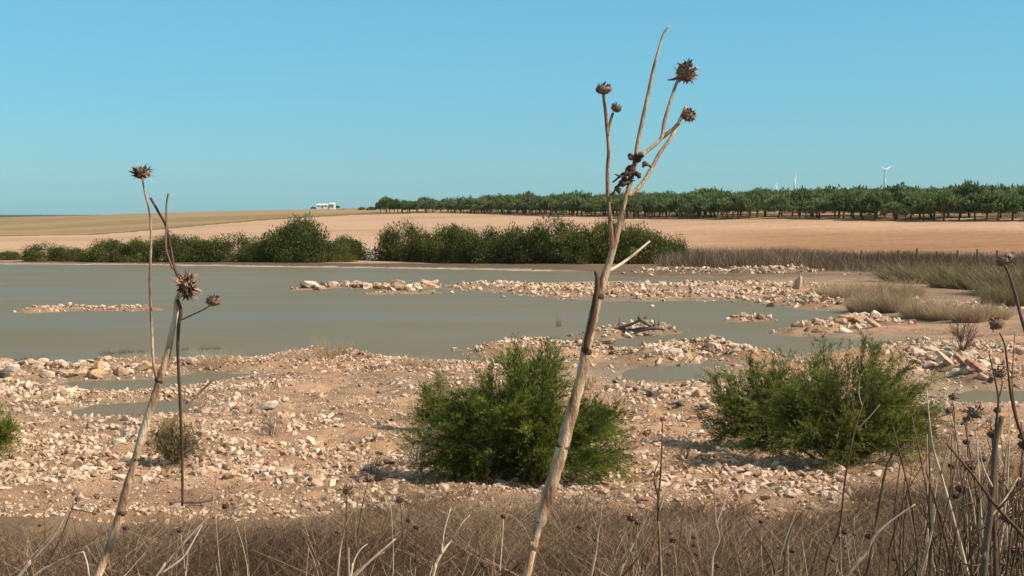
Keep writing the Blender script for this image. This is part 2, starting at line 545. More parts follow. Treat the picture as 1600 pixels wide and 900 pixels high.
def tube(pts, radii, seg=8, jit=0.0, sub=0, closed=True):
    """tapering tube along points -> verts, quads"""
    P = np.array([tuple(p) for p in pts], float)
    R = np.asarray(radii, float)
    if sub:
        n = len(P)
        t = np.linspace(0, n - 1, (n - 1) * sub + 1)
        Q = np.empty((len(t), 3))
        for a in range(len(t)):
            i = min(int(t[a]), n - 2)
            f = t[a] - i
            p0, p1, p2, p3 = P[max(i - 1, 0)], P[i], P[i + 1], P[min(i + 2, n - 1)]
            Q[a] = .5 * (2 * p1 + (p2 - p0) * f + (2 * p0 - 5 * p1 + 4 * p2 - p3) * f ** 2 + (3 * p1 - p0 - 3 * p2 + p3) * f ** 3)
        R = np.interp(t, np.arange(n), R)
        P = Q
    n = len(P)
    T = np.gradient(P, axis=0)
    T /= np.linalg.norm(T, axis=1)[:, None] + 1e-9
    ref = np.array((0, 1.0, 0.13))
    A = np.cross(T, ref)
    A /= np.linalg.norm(A, axis=1)[:, None] + 1e-9
    B = np.cross(T, A)
    th = np.arange(seg) * 2 * math.pi / seg
    rr = R[:, None] * (1 + jit * (RNG.random((n, seg)) - .5))
    V = P[:, None, :] + rr[:, :, None] * (np.cos(th)[None, :, None] * A[:, None, :] + np.sin(th)[None, :, None] * B[:, None, :])
    V = V.reshape(-1, 3)
    fc = []
    for i in range(n - 1):
        for j in range(seg):
            a, b_ = i * seg + j, i * seg + (j + 1) % seg
            fc.append((a, b_, b_ + seg, a + seg))
    if closed and seg % 2 == 0:
        for base in (0, (n - 1) * seg):
            for j in range(1, seg - 2, 2):
                q = (base, base + j, base + j + 1, base + j + 2)
                fc.append(q if base else q[::-1])
    return V, np.array(fc)

def unit(a):
    return a / (np.linalg.norm(a, axis=-1, keepdims=True) + 1e-9)

def leaves(C, D, L, Wd, rng, twist=None):
    """one pointed leaf quad (rhombus) per centre, along D, of length L and width Wd"""
    n = len(C)
    D = unit(D)
    r = unit(rng.normal(size=(n, 3)))
    side = unit(np.cross(D, r))
    L = np.broadcast_to(L, (n,))[:, None]
    Wd = np.broadcast_to(Wd, (n,))[:, None]
    V = np.stack([C, C + D * L * .5 + side * Wd * .5, C + D * L, C + D * L * .5 - side * Wd * .5], 1).reshape(-1, 3)
    Fc = np.arange(4 * n).reshape(n, 4)
    return V, Fc

def blades(B, tip, width, rng, bend=.25, segs=3):
    """curved flat grass blades from base points to tips"""
    n = len(B)
    d = tip - B
    ln = np.linalg.norm(d, axis=1)[:, None]
    side = unit(np.cross(d, rng.normal(size=(n, 3))))
    bow = unit(rng.normal(size=(n, 3)) * np.array((1, 1, .3))) * ln * bend * rng.random((n, 1))
    rows = []
    width = np.broadcast_to(width, (n,))[:, None]
    for k in range(segs + 1):
        t = k / segs
        c = B + d * t + bow * (4 * t * (1 - t)) * .5
        w = width * (1 - .75 * t)
        rows += [c - side * w * .5, c + side * w * .5]
    V = np.stack(rows, 1).reshape(-1, 3)
    per = 2 * (segs + 1)
    f = np.array([(2 * k, 2 * k + 1, 2 * k + 3, 2 * k + 2) for k in range(segs)])
    Fc = (np.arange(n)[:, None, None] * per + f[None]).reshape(-1, 4)
    return V, Fc, per

# ------------------------------------------------------------------ THE SETTING: ground and water
rows = np.concatenate([np.linspace(-12, 4, 26)[:-1], np.geomspace(4, 15, 70)[:-1], np.geomspace(15, 170, 560)[:-1], np.geomspace(170, 14000, 240)])
cu = np.linspace(-1, 1, 520)
half = np.maximum(14, rows * .60)
GX = cu[None, :] * half[:, None]
GY = np.repeat(rows[:, None], len(cu), 1)
gz, gs, grd, gpx = land(GX.ravel(), GY.ravel())
gx, gy = GX.ravel(), GY.ravel()

def lerp(a, b, t):
    return a + (b - a) * t[:, None]
C = lambda *v: np.array(v, float)[None, :]
N_ = len(gx)
soil = np.repeat(C(.42, .275, .175), N_, 0)
patch = fbm(gx * .35, gy * .25, 4, 101)
soil = lerp(soil, C(.49, .325, .215), sstep(.5, .62, patch))
soil = lerp(soil, C(.43, .235, .130), sstep(.56, .70, fbm(gx * .2, gy * .14, 4, 202)) * .8)
soil = lerp(soil, C(.30, .225, .155), sstep(.55, .68, fbm(gx * .5, gy * .4, 4, 303)) * .7)
rubz = np.clip(sstep(.42, .56, fbm(gx * .55, gy * .4, 4, 62)) * (gy < 60) * .55 + grd * .8, 0, .9) * (gy < 140)
soil = lerp(soil, C(.285, .185, .115), rubz)
wet = 1 - sstep(.04, .19, gz)
wet = wet * (gy > 20) * (gy < 150)
soil = lerp(soil, C(.255, .205, .150), np.clip(wet, 0, 1) * (1 - grd * .5))
# mud flats on the right and under the bank
mud = sstep(.45, .6, fbm(gx * .12, gy * .05, 3, 404)) * (gy > 55) * (gy < 140) * (gx > 0)
soil = lerp(soil, C(.235, .19, .14), mud * .6)
# far shore: pale salt line, dark bank, then the fields
fs = (gy > 118) & (gy < 190)
soil = np.where((fs & (gs > -.5) & (gs < 1.1) & (gpx < 860))[:, None], C(.40, .33, .26), soil)
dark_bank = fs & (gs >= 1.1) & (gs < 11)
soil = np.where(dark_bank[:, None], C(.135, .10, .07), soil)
soil = np.where(((gy > 118) & (gs >= 13) & (gy < 152))[:, None], C(.30, .21, .14), soil)
fpy = far_py(gpx, gy)
dm = sstep(108, 118, gy) * (1 - sstep(146, 152, gy)) * sstep(860, 930, gpx) * (gz > -.02)
soil = lerp(soil, C(.185, .135, .095), dm * (.55 + .45 * sstep(.4, .6, fbm(gx * .1, gy * .2, 3, 15))))
fld = sstep(150, 166, gy)
pink = np.repeat(C(.54, .365, .245), N_, 0)
pink = lerp(pink, C(.39, .225, .128), sstep(900, 1250, gpx) * sstep(352, 368, fpy) )
pink = lerp(pink, C(.50, .33, .20), sstep(900, 1200, gpx) * (1 - sstep(343, 352, fpy)))
band = fbm(gx * .008, gy * .03, 4, 505)
pink = lerp(pink, pink * .86, sstep(.45, .6, band))
soil = lerp(soil, pink, fld)
edge_py = np.interp(gpx, [-900, 0, 200, 400, 480, 560, 640, 760], [395, 376, 362, 343.5, 338.5, 334.5, 333.0, 332.0])
up = (gy > 200) & (fpy < edge_py + (fbm(gx * .02, gy * .02, 3, 7) - .5) * 1.2) & (gpx < 780)
olive = lerp(np.repeat(C(.285, .215, .105), N_, 0), C(.36, .26, .145), sstep(.4, .6, fbm(gx * .006, gy * .02, 4, 606)))
soil = np.where(up[:, None], olive, soil)
line = (gy > 200) & (np.abs(fpy - edge_py) < 1.0) & (gpx < 640)
soil = np.where(line[:, None], C(.17, .155, .06), soil)
OE_PX = [480, 560, 600, 700, 800, 900, 1000, 1200, 1400, 1600, 1800, 2400]
OE_D = [700, 630, 600, 550, 490, 425, 370, 318, 285, 262, 245, 215]
oed = np.interp(gpx, OE_PX, OE_D)
orch = (gpx > 575) & (gy > oed - 5)
soil = np.where((orch & (gy < 1300))[:, None], lerp(np.repeat(C(.50, .335, .22), N_, 0), C(.28, .22, .10), sstep(.45, .6, fbm(gx * .1, gy * .05, 3, 8))), soil)
PATH = np.array([hit(q, w)[:2] for q, w in ((552, 408), (575, 404), (592, 399), (588, 392), (580, 384))])
pth = (gy > 140) & (gy < 260) & (np.abs(gpx - 575) < 60)
pd = np.full(len(gx), 99.0)
pd[pth] = seg_dist(gx[pth], gy[pth], PATH, False)
soil = np.where((pd < 1.5)[:, None], C(.60, .46, .35), soil)
soil = np.where((gy > 1500)[:, None], C(.075, .085, .045), soil)
soil = np.where(((gy > 1300) & (gy < 2600) & (gpx > 520) & (gpx < 640))[:, None], C(.42, .28, .17), soil)
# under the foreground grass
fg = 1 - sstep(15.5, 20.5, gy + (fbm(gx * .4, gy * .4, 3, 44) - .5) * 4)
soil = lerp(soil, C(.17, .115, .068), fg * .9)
soil = soil * C(.99, .925, .885)
nr, nc = GX.shape
idx = np.arange(nr * nc).reshape(nr, nc)
gf = np.stack([idx[:-1, :-1], idx[:-1, 1:], idx[1:, 1:], idx[1:, :-1]], -1).reshape(-1, 4)
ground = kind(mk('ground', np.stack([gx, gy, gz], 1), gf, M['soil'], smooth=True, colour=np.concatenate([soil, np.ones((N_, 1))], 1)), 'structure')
wv = [(-150, 22, 0), (150, 22, 0), (150, 172, 0), (-150, 172, 0)]
water = kind(mk('water', wv, [(0, 1, 2, 3)], M['water']), 'structure')

# ------------------------------------------------------------------ rocks
def hull(n, seed, flatness=1.0, blocky=0.0):
    r = random.Random(seed)
    bm = bmesh.new()
    for _ in range(n):
        p = Vector((r.gauss(0, 1), r.gauss(0, 1), r.gauss(0, 1))).normalized() * r.uniform(.78, 1.0)
        if blocky:
            q = max(abs(c) for c in p)
            p = p.lerp(p / q * .82, blocky)
        p.z *= flatness
        bm.verts.new(p)
    res = bmesh.ops.convex_hull(bm, input=list(bm.verts))
    bmesh.ops.delete(bm, geom=[v for v in bm.verts if not v.link_faces], context='VERTS')
    bmesh.ops.triangulate(bm, faces=list(bm.faces))
    bm.verts.index_update()
    V = np.array([v.co[:] for v in bm.verts])
    Fc = np.array([[v.index for v in f.verts] for f in bm.faces])
    bm.free()
    return V, Fc

GRIT = [hull(11 + k % 5, 100 + k, .72, .3 * (k % 3)) for k in range(12)]
ROCKM = []
for k in range(22):
    V, Fc = hull(16 + k % 9, 300 + k, .62 + .05 * (k % 5), .25 * (k % 4))
    me = bpy.data.meshes.new('rock')
    me.from_pydata([tuple(v) for v in V], [], [tuple(f) for f in Fc])
    bm = bmesh.new()
    bm.from_mesh(me)
    bmesh.ops.bevel(bm, geom=list(bm.edges), offset=.05, segments=1, affect='EDGES', profile=.5)
    bmesh.ops.recalc_face_normals(bm, faces=list(bm.faces))
    bm.to_mesh(me)
    bm.free()
    me.materials.append(M['rock'])
    ROCKM.append(me)

def rot_mats(n, rng, tilt=.5):
    a, b_, c_ = rng.random(n) * 6.283, (rng.random(n) - .5) * 2 * tilt, (rng.random(n) - .5) * 2 * tilt
    ca, sa, cb, sb, cc, sc = np.cos(a), np.sin(a), np.cos(b_), np.sin(b_), np.cos(c_), np.sin(c_)
    z, o = np.zeros(n), np.ones(n)
    Rz = np.stack([ca, -sa, z, sa, ca, z, z, z, o], 1).reshape(n, 3, 3)
    Rx = np.stack([o, z, z, z, cb, -sb, z, sb, cb], 1).reshape(n, 3, 3)
    Ry = np.stack([cc, z, sc, z, o, z, -sc, z, cc], 1).reshape(n, 3, 3)
    return Rz @ Rx @ Ry

stones = []          # x, y, size, region
def along(P, n, w, rng):
    seg = np.linalg.norm(np.diff(P, axis=0), axis=1)
    cum = np.concatenate([[0], np.cumsum(seg)])
    t = rng.random(n) * cum[-1]
    x = np.interp(t, cum, P[:, 0]) + rng.normal(size=n) * w * .62
    y = np.interp(t, cum, P[:, 1]) + rng.normal(size=n) * w * .62
    return x, y
RX, RY, RS, RR = [], [], [], []
names = list(RIDGES)
for ki, k in enumerate(names):
    _, w, hgt, n, s0, s1 = RIDGES[k]
    n = int(n * 2.6)
    x, y = along(W_RIDGES[k], n, w, RNG)
    s_ = s0 + (s1 - s0) * RNG.random(n) ** 3.0
    RX.append(x); RY.append(y); RS.append(s_); RR.append(np.full(n, ki))
# loose rubble all over the near shore; thick on the slopes below the bank
def fan(n, d0, d1, ang, rng):
    d = np.sqrt(d0 ** 2 + (d1 ** 2 - d0 ** 2) * rng.random(n))
    return d * np.tan((rng.random(n) * 2 - 1) * ang), d
def add_loose(n, d0, d1, s0, s1, p, seed, thr, mask=None):
    x, y = fan(n, d0, d1, .46, RNG)
    keep = fbm(x * .55, y * .4, 4, seed) + (RNG.random(n) - .5) * .22 > thr
    if mask is not None:
        keep &= mask(800 + F * x / y, y, x)
    x, y = x[keep], y[keep]
    RX.append(x); RY.append(y); RS.append(s0 + (s1 - s0) * RNG.random(len(x)) ** p); RR.append(np.full(len(x), -1))
add_loose(46000, 18.5, 62, .018, .075, 1.6, 61, .47)
add_loose(16000, 18.5, 50, .03, .24, 3.2, 62, .50)
add_loose(20000, 20, 30, .03, .22, 2.4, 63, .40, lambda px, y, x: (px < 640) & (y > 22.5) & (y < 29 + 1.0 * np.sin(px * .01)))
add_loose(22000, 19.3, 31, .03, .20, 2.4, 64, .38, lambda px, y, x: (px > 850) & (px < 1330) & (y < 26 + 3.0 * (px < 1130)))
add_loose(9000, 30, 40, .03, .24, 3.0, 65, .45, lambda px, y, x: px < 720)
add_loose(7000, 27, 45, .04, .22, 2.6, 66, .45, lambda px, y, x: (px > 960))
add_loose(42000, 22, 54, .022, .085, 2.0, 69, .43)
add_loose(30000, 18.5, 40, .012, .045, 1.4, 68, .40)
add_loose(9000, 17.8, 22, .02, .12, 2.2, 70, .50)
add_loose(2200, 60, 125, .06, .30, 2.6, 67, .50, lambda px, y, x: px > 1180)
rx, ry, rs, rr = map(np.concatenate, (RX, RY, RS, RR))
rz, rsd, rrd, rpx = land(rx, ry)
ok = rz > np.where(rr >= 0, -.035 - rs * .1, .02)
rx, ry, rs, rr, rz, rpx = (a[ok] for a in (rx, ry, rs, rr, rz, rpx))
# the largest ones as they show (size over distance) become rocks of their own
show = rs / ry * ((rpx > -20) & (rpx < 1620))
order = np.argsort(-show)
BIG = order[:262]
big_mask = np.zeros(len(rx), bool)
big_mask[BIG] = True

WHERE = {
    'left_wall': 'pale limestone rock in the wall of large rocks on the near left shore',
    'near_left': 'stone on the low rubble ridge beside the left pools at the water edge',
    'mound': 'stone on the rounded rubble mound topped with pale grass at the waterline',
    'centre': 'stone on the broad cream rubble ridge left of the nearest green tamarisk',
    'low_left': 'stone in the thin rubble line between the two left mud pools',
    'left_corner': 'stone in the rubble patch below the left rock wall',
    'behind_bush': 'stone in the rubble ridge right behind the nearest green tamarisk',
    'heap': 'rock in the tall rock heap by the small grey pool in the middle',
    'debris': 'rock tangled with driftwood in the dark debris heap in the water',
    'spit': 'rock on the long stony spit reaching across the shallow water',
    'spit_back': 'rock on the far side of the long stony spit',
    'far_heap': 'rock in the far rubble heap in front of the brown reeds',
    'far_heap_left': 'rock in the small far rubble heap where the reeds meet the bushes',
    'island_row': 'rock on the left end of the row of boulders out in the lake',
    'island_row_end': 'rock on the right end of the row of boulders out in the lake',
    'island_low': 'stone in the low stony bar just before the row of lake boulders',
    'left_island': 'stone on the small flat stone island at left in the lake',
    'right_heap': 'rock in the orange rock heap on the mud before the tan tussocks',
    'stone_isle': 'rock on the tiny stone islet in the right part of the water',
    'slab_heap': 'rock among the broken slabs heaped right of the right tamarisk',
    'right_bank': 'rock along the stony bank around the bare twig shrub',
    'gap_rocks': 'rock in the dark gapped rock cluster between the two tamarisks',
    'rubble_far_right': 'rock in the rubble patch behind the tan grass tussocks',
}
def loose_label(px, y):
    if y > 55:
        return 'loose rock lying on the far right mud flat', 'loose rocks on the far mud flat'
    if px < 640 and y < 30:
        return 'loose pale rock on the rubble slope behind the left thistle', 'loose rocks on the left rubble slope'
    if px < 720:
        return 'loose rock on the pink soil between the left pools and the tamarisk', 'loose rocks on the pink soil'
    if px > 850 and y < 30:
        return 'loose pale rock on the white rubble slope between the tamarisks', 'loose rocks on the white rubble slope'
    return 'loose rock on the pink ground behind the tamarisks', 'loose rocks behind the tamarisks'

def put_rock(x, y, z, s, mesh=None, mat=None, rot=None, scale=None):
    o = bpy.data.objects.new('rock', mesh or random.choice(ROCKM))
    o.location = (x, y, z + s * .12)
    o.rotation_euler = rot or (random.uniform(-.35, .35), random.uniform(-.35, .35), random.uniform(0, 6.28))
    k = scale or (random.uniform(.85, 1.3), random.uniform(.7, 1.0), random.uniform(.55, .95))
    o.scale = (s * .5 * k[0], s * .5 * k[1], s * .5 * k[2])
    COL.objects.link(o)
    if mat:
        o.material_slots[0].link = 'OBJECT'
        o.material_slots[0].material = mat
    return o
for i in BIG:
    o = put_rock(rx[i], ry[i], rz[i], rs[i] * 1.15)
    if rr[i] >= 0:
        k = names[int(rr[i])]
        tag(o, WHERE[k], 'rock', 'rocks of the ' + k.replace('_', ' '))
    else:
        lb, gr = loose_label(rpx[i], ry[i])
        tag(o, lb, 'rock', gr)

# single rocks that stand out
for px, py, wpx, hk, mat, lb in [
    (108, 478, 11, .8, 'white_rock', 'white boulder on top of the small flat island at left'),
    (485, 450, 22, .6, 'white_rock', 'white and red boulder at the left tip of the lake boulder row'),
    (622, 449, 20, .8, 'rock', 'broad pointed boulder in the middle of the right boulder group in the lake'),
    (660, 447, 13, 1.0, 'rock', 'upright brown boulder beside the flat one in the lake boulder row'),
    (676, 446, 18, .6, 'rock', 'flat topped brown boulder at the right tip of the lake boulder row'),
    (706, 459, 7, 1.0, 'white_rock', 'small white stone standing alone in the lake right of the boulder row'),
    (786, 465, 6, .8, 'white_rock', 'tiny white stone alone in the water just before the spit'),
    (1020, 480, 9, .7, 'white_rock', 'small pale stone alone in the shallow water before the spit'),
    (1055, 556, 24, .9, 'white_rock', 'large pale boulder with a dark left side in front of the rock heap'),
    (950, 538, 26, .5, 'ochre', 'flat orange stone on the shore beside the thick thistle stalk'),
    (945, 527, 9, .9, 'white_rock', 'round white stone below the dark debris heap'),
    (150, 590, 26, .9, 'ochre', 'large yellow stone low in the left rock wall'),
    (155, 578, 22, .9, 'ochre', 'upper yellow stone of the left rock wall'),
    (128, 574, 18, 1.1, 'white_rock', 'upright pale stone beside the yellow stones of the left wall'),
    (75, 588, 24, .9, 'white_rock', 'large cream boulder in the middle of the left rock wall'),
    (20, 580, 26, .7, 'white_rock', 'wide cream boulder at the left end of the rock wall'),
    (8, 590, 20, .8, 'dark_rock', 'dark boulder in the shade at the left end of the rock wall'),
    (230, 578, 22, 1.0, 'ochre', 'orange boulder of the left wall beside the thistle stem'),
    (420, 640, 34, .5, 'white_rock', 'pale slab sunk in orange soil on the pink ground'),
    (345, 633, 12, .9, 'white_rock', 'bright white stone beside the pale thistle twig'),
    (445, 628, 12, .8, 'white_rock', 'bright white stone on the orange soil near the pale slab'),
    (423, 737, 17, .9, 'white_rock', 'white pentagonal stone on the left rubble slope'),
    (130, 701, 13, .9, 'white_rock', 'round white stone at the top of the left rubble slope'),
    (1090, 681, 24, .5, 'white_rock', 'flat cream slab at the top of the white rubble slope'),
    (1108, 668, 20, .5, 'white_rock', 'cream slab lying above the flat slab on the white rubble slope'),
    (1375, 549, 28, 1.1, 'rock', 'big tan boulder behind the top of the right tamarisk'),
    (1447, 533, 16, .9, 'white_rock', 'round pale boulder at the left end of the right stony bank'),
    (1520, 556, 20, .8, 'white_rock', 'pale boulder below the bare twig shrub'),
    (1384, 697, 16, .9, 'white_rock', 'pale boulder caught in the lower right of the right tamarisk'),
    (1022, 619, 18, .7, 'dark_rock', 'dark grey rock at the top of the gapped rock cluster'),
    (1062, 634, 16, .9, 'dark_rock', 'dark rock in the middle of the gapped rock cluster'),
    (1100, 640, 18, .7, 'dark_rock', 'blackish rock at the right of the gapped rock cluster'),
    (1188, 499, 16, .8, 'rock', 'larger rock of the tiny stone islet'),
    (1320, 505, 30, .7, 'ochre', 'orange boulder topping the rock heap on the mud'),
    (1595, 552, 20, .7, 'ochre', 'orange boulder at the right edge by the muddy pool')]:
    p = hit(px, py)
    s_ = wpx * p.y / F * (1.45 if p.y > 80 else 1.15)
    o = put_rock(p.x, p.y, max(p.z, -.02) + s_ * .05, s_, mat=M[mat], scale=(1.0, .85, hk), rot=(random.uniform(-.2, .2), random.uniform(-.25, .25), random.uniform(-.5, .5)))
    tag(o, lb, 'rock')

# broken slabs tilted in the heap at the right
def slab_mesh(seed):
    r = random.Random(seed)
    bm = bmesh.new()
    n = 6
    ring = [(math.cos(i / n * 6.283 + r.uniform(-.3, .3)) * r.uniform(.7, 1.1), math.sin(i / n * 6.283 + r.uniform(-.3, .3)) * r.uniform(.35, .6)) for i in range(n)]
    top = [bm.verts.new((x, y, .13 + r.uniform(-.03, .03))) for x, y in ring]
    bot = [bm.verts.new((x * 1.05, y * 1.05, -.13)) for x, y in ring]
    bm.faces.new(top)
    bm.faces.new(bot[::-1])
    for i in range(n):
        bm.faces.new((top[i], bot[i], bot[(i + 1) % n], top[(i + 1) % n]))
    bmesh.ops.bevel(bm, geom=list(bm.edges), offset=.035, segments=1, affect='EDGES')
    bmesh.ops.recalc_face_normals(bm, faces=list(bm.faces))
    me = bpy.data.meshes.new('stone_slab')
    bm.to_mesh(me)
    bm.free()
    me.materials.append(M['rock'])
    return me
SLABS = [slab_mesh(k) for k in range(4)]
for n_, (px, py, wpx, roll, lb) in enumerate([
    (1478, 570, 44, -.75, 'steeply tilted pale slab at the left of the slab heap'),
    (1503, 572, 48, -.9, 'long pale slab leaning in the middle of the slab heap'),
    (1525, 582, 52, -.6, 'widest pale slab at the front of the slab heap'),
    (1540, 574, 36, -.4, 'flatter slab at the right end of the slab heap'),
    (1490, 548, 40, .25, 'dark edged slab lying on top behind the slab heap'),
    (1455, 552, 34, -.3, 'brownish slab left of the slab heap beside the tamarisk'),
    (1340, 508, 40, -.5, 'orange slab leaning on the rock heap on the mud'),
    (1365, 512, 36, -.6, 'slab sliding off the right side of the orange rock heap'),
    (1245, 452, 34, 1.25, 'upright leaning pale block on the far stony spit')]):
    p = hit(px, py)
    o = bpy.data.objects.new('stone_slab', SLABS[n_ % 4])
    s_ = wpx * p.y / F * .5
    o.location = (p.x, p.y, p.z + s_ * .32)
    o.rotation_euler = (.45, -roll * .9, random.uniform(-.3, .3))
    o.scale = (s_, s_, s_ * 1.1)
    COL.objects.link(o)
    tag(o, lb, 'slab', 'broken stone slabs')

# everything smaller: one mass of rubble
gi = np.where(~big_mask)[0]
acc = Acc()
which = RNG.integers(0, len(GRIT), len(gi))
for k, (V, Fc) in enumerate(GRIT):
    sel = gi[which == k]
    n = len(sel)
    R = rot_mats(n, RNG, 1.0)
    sc = rs[sel][:, None] * .55 * np.stack([.75 + .8 * RNG.random(n), .55 + .5 * RNG.random(n), .5 + .6 * RNG.random(n)], 1)
    P = np.einsum('nij,nvj->nvi', R, V[None] * sc[:, None, :]) + np.stack([rx[sel], ry[sel], rz[sel] + rs[sel] * .08], 1)[:, None, :]
    tf = np.repeat(np.clip(RNG.normal(.54, .26, n), -.1, 1.1), len(V))
    acc.add(P.reshape(-1, 3), (Fc[None] + (np.arange(n) * len(V))[:, None, None]).reshape(-1, 3), tf)
rub = kind(acc.build('rubble', M['grit']), 'stuff')

# ------------------------------------------------------------------ woody plants
def feather_bush(rng, stems, rx_, ry_, rz_, twigs=30, leaf=.07, wid=.020, per=14, lobes=None, droop=.26, low=.0, base_spread=.25, twl=.42):
    """tamarisk-like: many arching stems from the base, each with feathery sprays of scale leaves"""
    A = Acc()
    LC, LD, LT, LL = [], [], [], []
    for s_ in range(stems):
        az = rng.random() * 6.283
        el = math.asin(low + (1 - low) * rng.random() ** .8)
        reach = (.70 + .30 * rng.random())
        if lobes is not None:
            reach *= .74 + .36 * vnoise(np.array([az * 1.6 + 7]), np.array([el * 2.6 + lobes]), 5)[0]
        tip = np.array((math.cos(az) * math.cos(el) * rx_ * reach, math.sin(az) * math.cos(el) * ry_ * reach, max(.12, math.sin(el) * rz_ * reach)))
        b0 = np.array((tip[0] * base_spread * rng.random(), tip[1] * base_spread * rng.random(), -.05))
        mid = b0 * .5 + tip * .5 + np.array((0, 0, .22 * rz_ * (1 - math.sin(el))))
        t = np.linspace(0, 1, 7)[:, None]
        P = (1 - t) ** 2 * b0 + 2 * t * (1 - t) * mid + t ** 2 * tip
        r0 = .012 + .014 * rng.random()
        V, Fc = tube(P, np.linspace(r0, .003, 7), 4, .2)
        A.add(V, Fc)
        tone = rng.normal(.5, .14)
        for _ in range(twigs):
            u = .12 + .88 * rng.random() ** .7
            u = min(u, 1)
            p = (1 - u) ** 2 * b0 + 2 * u * (1 - u) * mid + u ** 2 * tip
            tan = 2 * (1 - u) * (mid - b0) + 2 * u * (tip - mid)
            d = tan / (np.linalg.norm(tan) + 1e-6) * .9 + rng.normal(size=3) * .52 + np.array((0, 0, .12))
            d /= np.linalg.norm(d)
            L = twl * (.5 + 1.0 * rng.random()) * (1.15 - .35 * u)
            v = np.sort(rng.random(per))[:, None]
            c = p + d * L * v + np.array((0, 0, -1)) * droop * L * v ** 2 + rng.normal(size=(per, 3)) * .014
            dd = d[None] * 1.0 + rng.normal(size=(per, 3)) * .34
            LC.append(c); LD.append(dd)
            LT.append(np.clip(tone + rng.normal(0, .15) + .22 * (v[:, 0] - .5) + rng.normal(0, .06, per), 0, 1))  # tint rises toward each spray tip, a lit look put into the colour
            LL.append(leaf * (.6 + .8 * rng.random(per)))
    LC, LD, LT, LL = map(np.concatenate, (LC, LD, LT, LL))
    V, Fc = leaves(LC, LD, LL, wid * (.7 + .6 * rng.random(len(LC))), rng)
    return A, (V, Fc, np.repeat(LT, 4))

def plant(name, label, cat, loc, A, leafset, bark, leaf, group=None, cname='foliage', tname='stems', rz=0.0):
    o = tag(empty(name, loc, rz), label, cat, group)
    A.build(tname, bark, o)
    mk(cname, leafset[0], leafset[1], leaf, o, leafset[2])
    return o

# the green tamarisks on the rubble
g = np.random.default_rng(21)
p = hit(815, 762)
A, lf = feather_bush(g, 150, 2.0, 1.5, 2.35, 40, .070, .011, 26, lobes=1.0, low=.02)
plant('tamarisk_bush', 'largest feathery green tamarisk bush, behind the thick thistle stalk', 'bush', (p.x, p.y + .9, p.z), A, lf, M['bark'], M['tamarisk'])
A, lf = feather_bush(g, 34, .62, .6, .95, 34, .065, .011, 24, lobes=4.0, low=.05)
p = hit(745, 752)
plant('tamarisk_bush', 'low bright green tamarisk mound at the left foot of the largest bush', 'bush', (p.x, p.y, p.z), A, lf, M['bark'], M['tamarisk'])
A, lf = feather_bush(g, 26, .62, .5, 1.15, 30, .065, .011, 22, lobes=8.0, low=.25)
p = hit(688, 672)
plant('tamarisk_bush', 'thin olive tamarisk sprig left behind the largest green bush', 'bush', (p.x, p.y, p.z), A, lf, M['bark'], M['tamarisk_olive'])
p = hit(1195, 706)
A, lf = feather_bush(g, 66, 1.5, 1.1, 1.9, 34, .070, .011, 24, lobes=2.5, low=.22, base_spread=.08)
plant('tamarisk_bush', 'vase shaped tamarisk bush with bare lower stems, left half of the right pair', 'bush', (p.x, p.y + .3, p.z), A, lf, M['bark'], M['tamarisk_olive'])
p = hit(1328, 728)
A, lf = feather_bush(g, 126, 2.2, 1.4, 2.3, 36, .070, .011, 24, lobes=6.0, low=.05)
plant('tamarisk_bush', 'tall spreading tamarisk bush crossed by a white forked stem, right of the pair', 'bush', (p.x, p.y + .5, p.z), A, lf, M['bark'], M['tamarisk_olive'])
p = hit(-28, 722)
A, lf = feather_bush(g, 40, .72, .6, 1.15, 30, .070, .011, 22, lobes=3.0, low=.25, base_spread=.05)
plant('tamarisk_bush', 'small green tamarisk bush cut by the left edge of the photo', 'bush', (p.x, p.y, p.z), A, lf, M['bark'], M['tamarisk_olive'])
p = hit(268, 726)
A, lf = feather_bush(g, 26, .48, .4, .82, 22, .06, .014, 12, lobes=5.0, low=.3)
plant('small_shrub', 'small grey green shrub on the rubble slope behind the left thistle stems', 'shrub', (p.x, p.y, p.z), A, lf, M['bark'], M['scrub'])

def twig_shrub(rng, n, h, spread, depth=2, r0=.008):
    """bare branching twigs"""
    A = Acc()
    def grow(p, d, L, r, lev):
        q = p + d * L * .5 + rng.normal(size=3) * L * .05
        e = p + d * L + rng.normal(size=3) * L * .09
        V, Fc = tube([p, q, e], [r, r * .8, r * .5], 4)
        A.add(V, Fc, float(np.clip(rng.normal(.5, .2), 0, 1)))
        if lev:
            for k in range(3):
                dd = d + rng.normal(size=3) * .42
                dd /= np.linalg.norm(dd)
                b_ = p + (e - p) * (.45 + .5 * rng.random())
                grow(b_, dd, L * (.4 + .3 * rng.random()), r * .55, lev - 1)
    for _ in range(n):
        a = rng.random() * 6.283
        d = np.array((math.cos(a) * spread * rng.random(), math.sin(a) * spread * rng.random(), 1.0))
        d /= np.linalg.norm(d)
        grow(np.array((math.cos(a) * .05, math.sin(a) * .05, -.03)), d, h * (.5 + .4 * rng.random()), r0, depth)
    return A
p = hit(1503, 548)
tag(twig_shrub(g, 22, 1.15, .9, 2, .012).build('twig_shrub', M['dark_stalk']), 'bare reddish brown twig shrub on the right stony bank', 'shrub').location = p
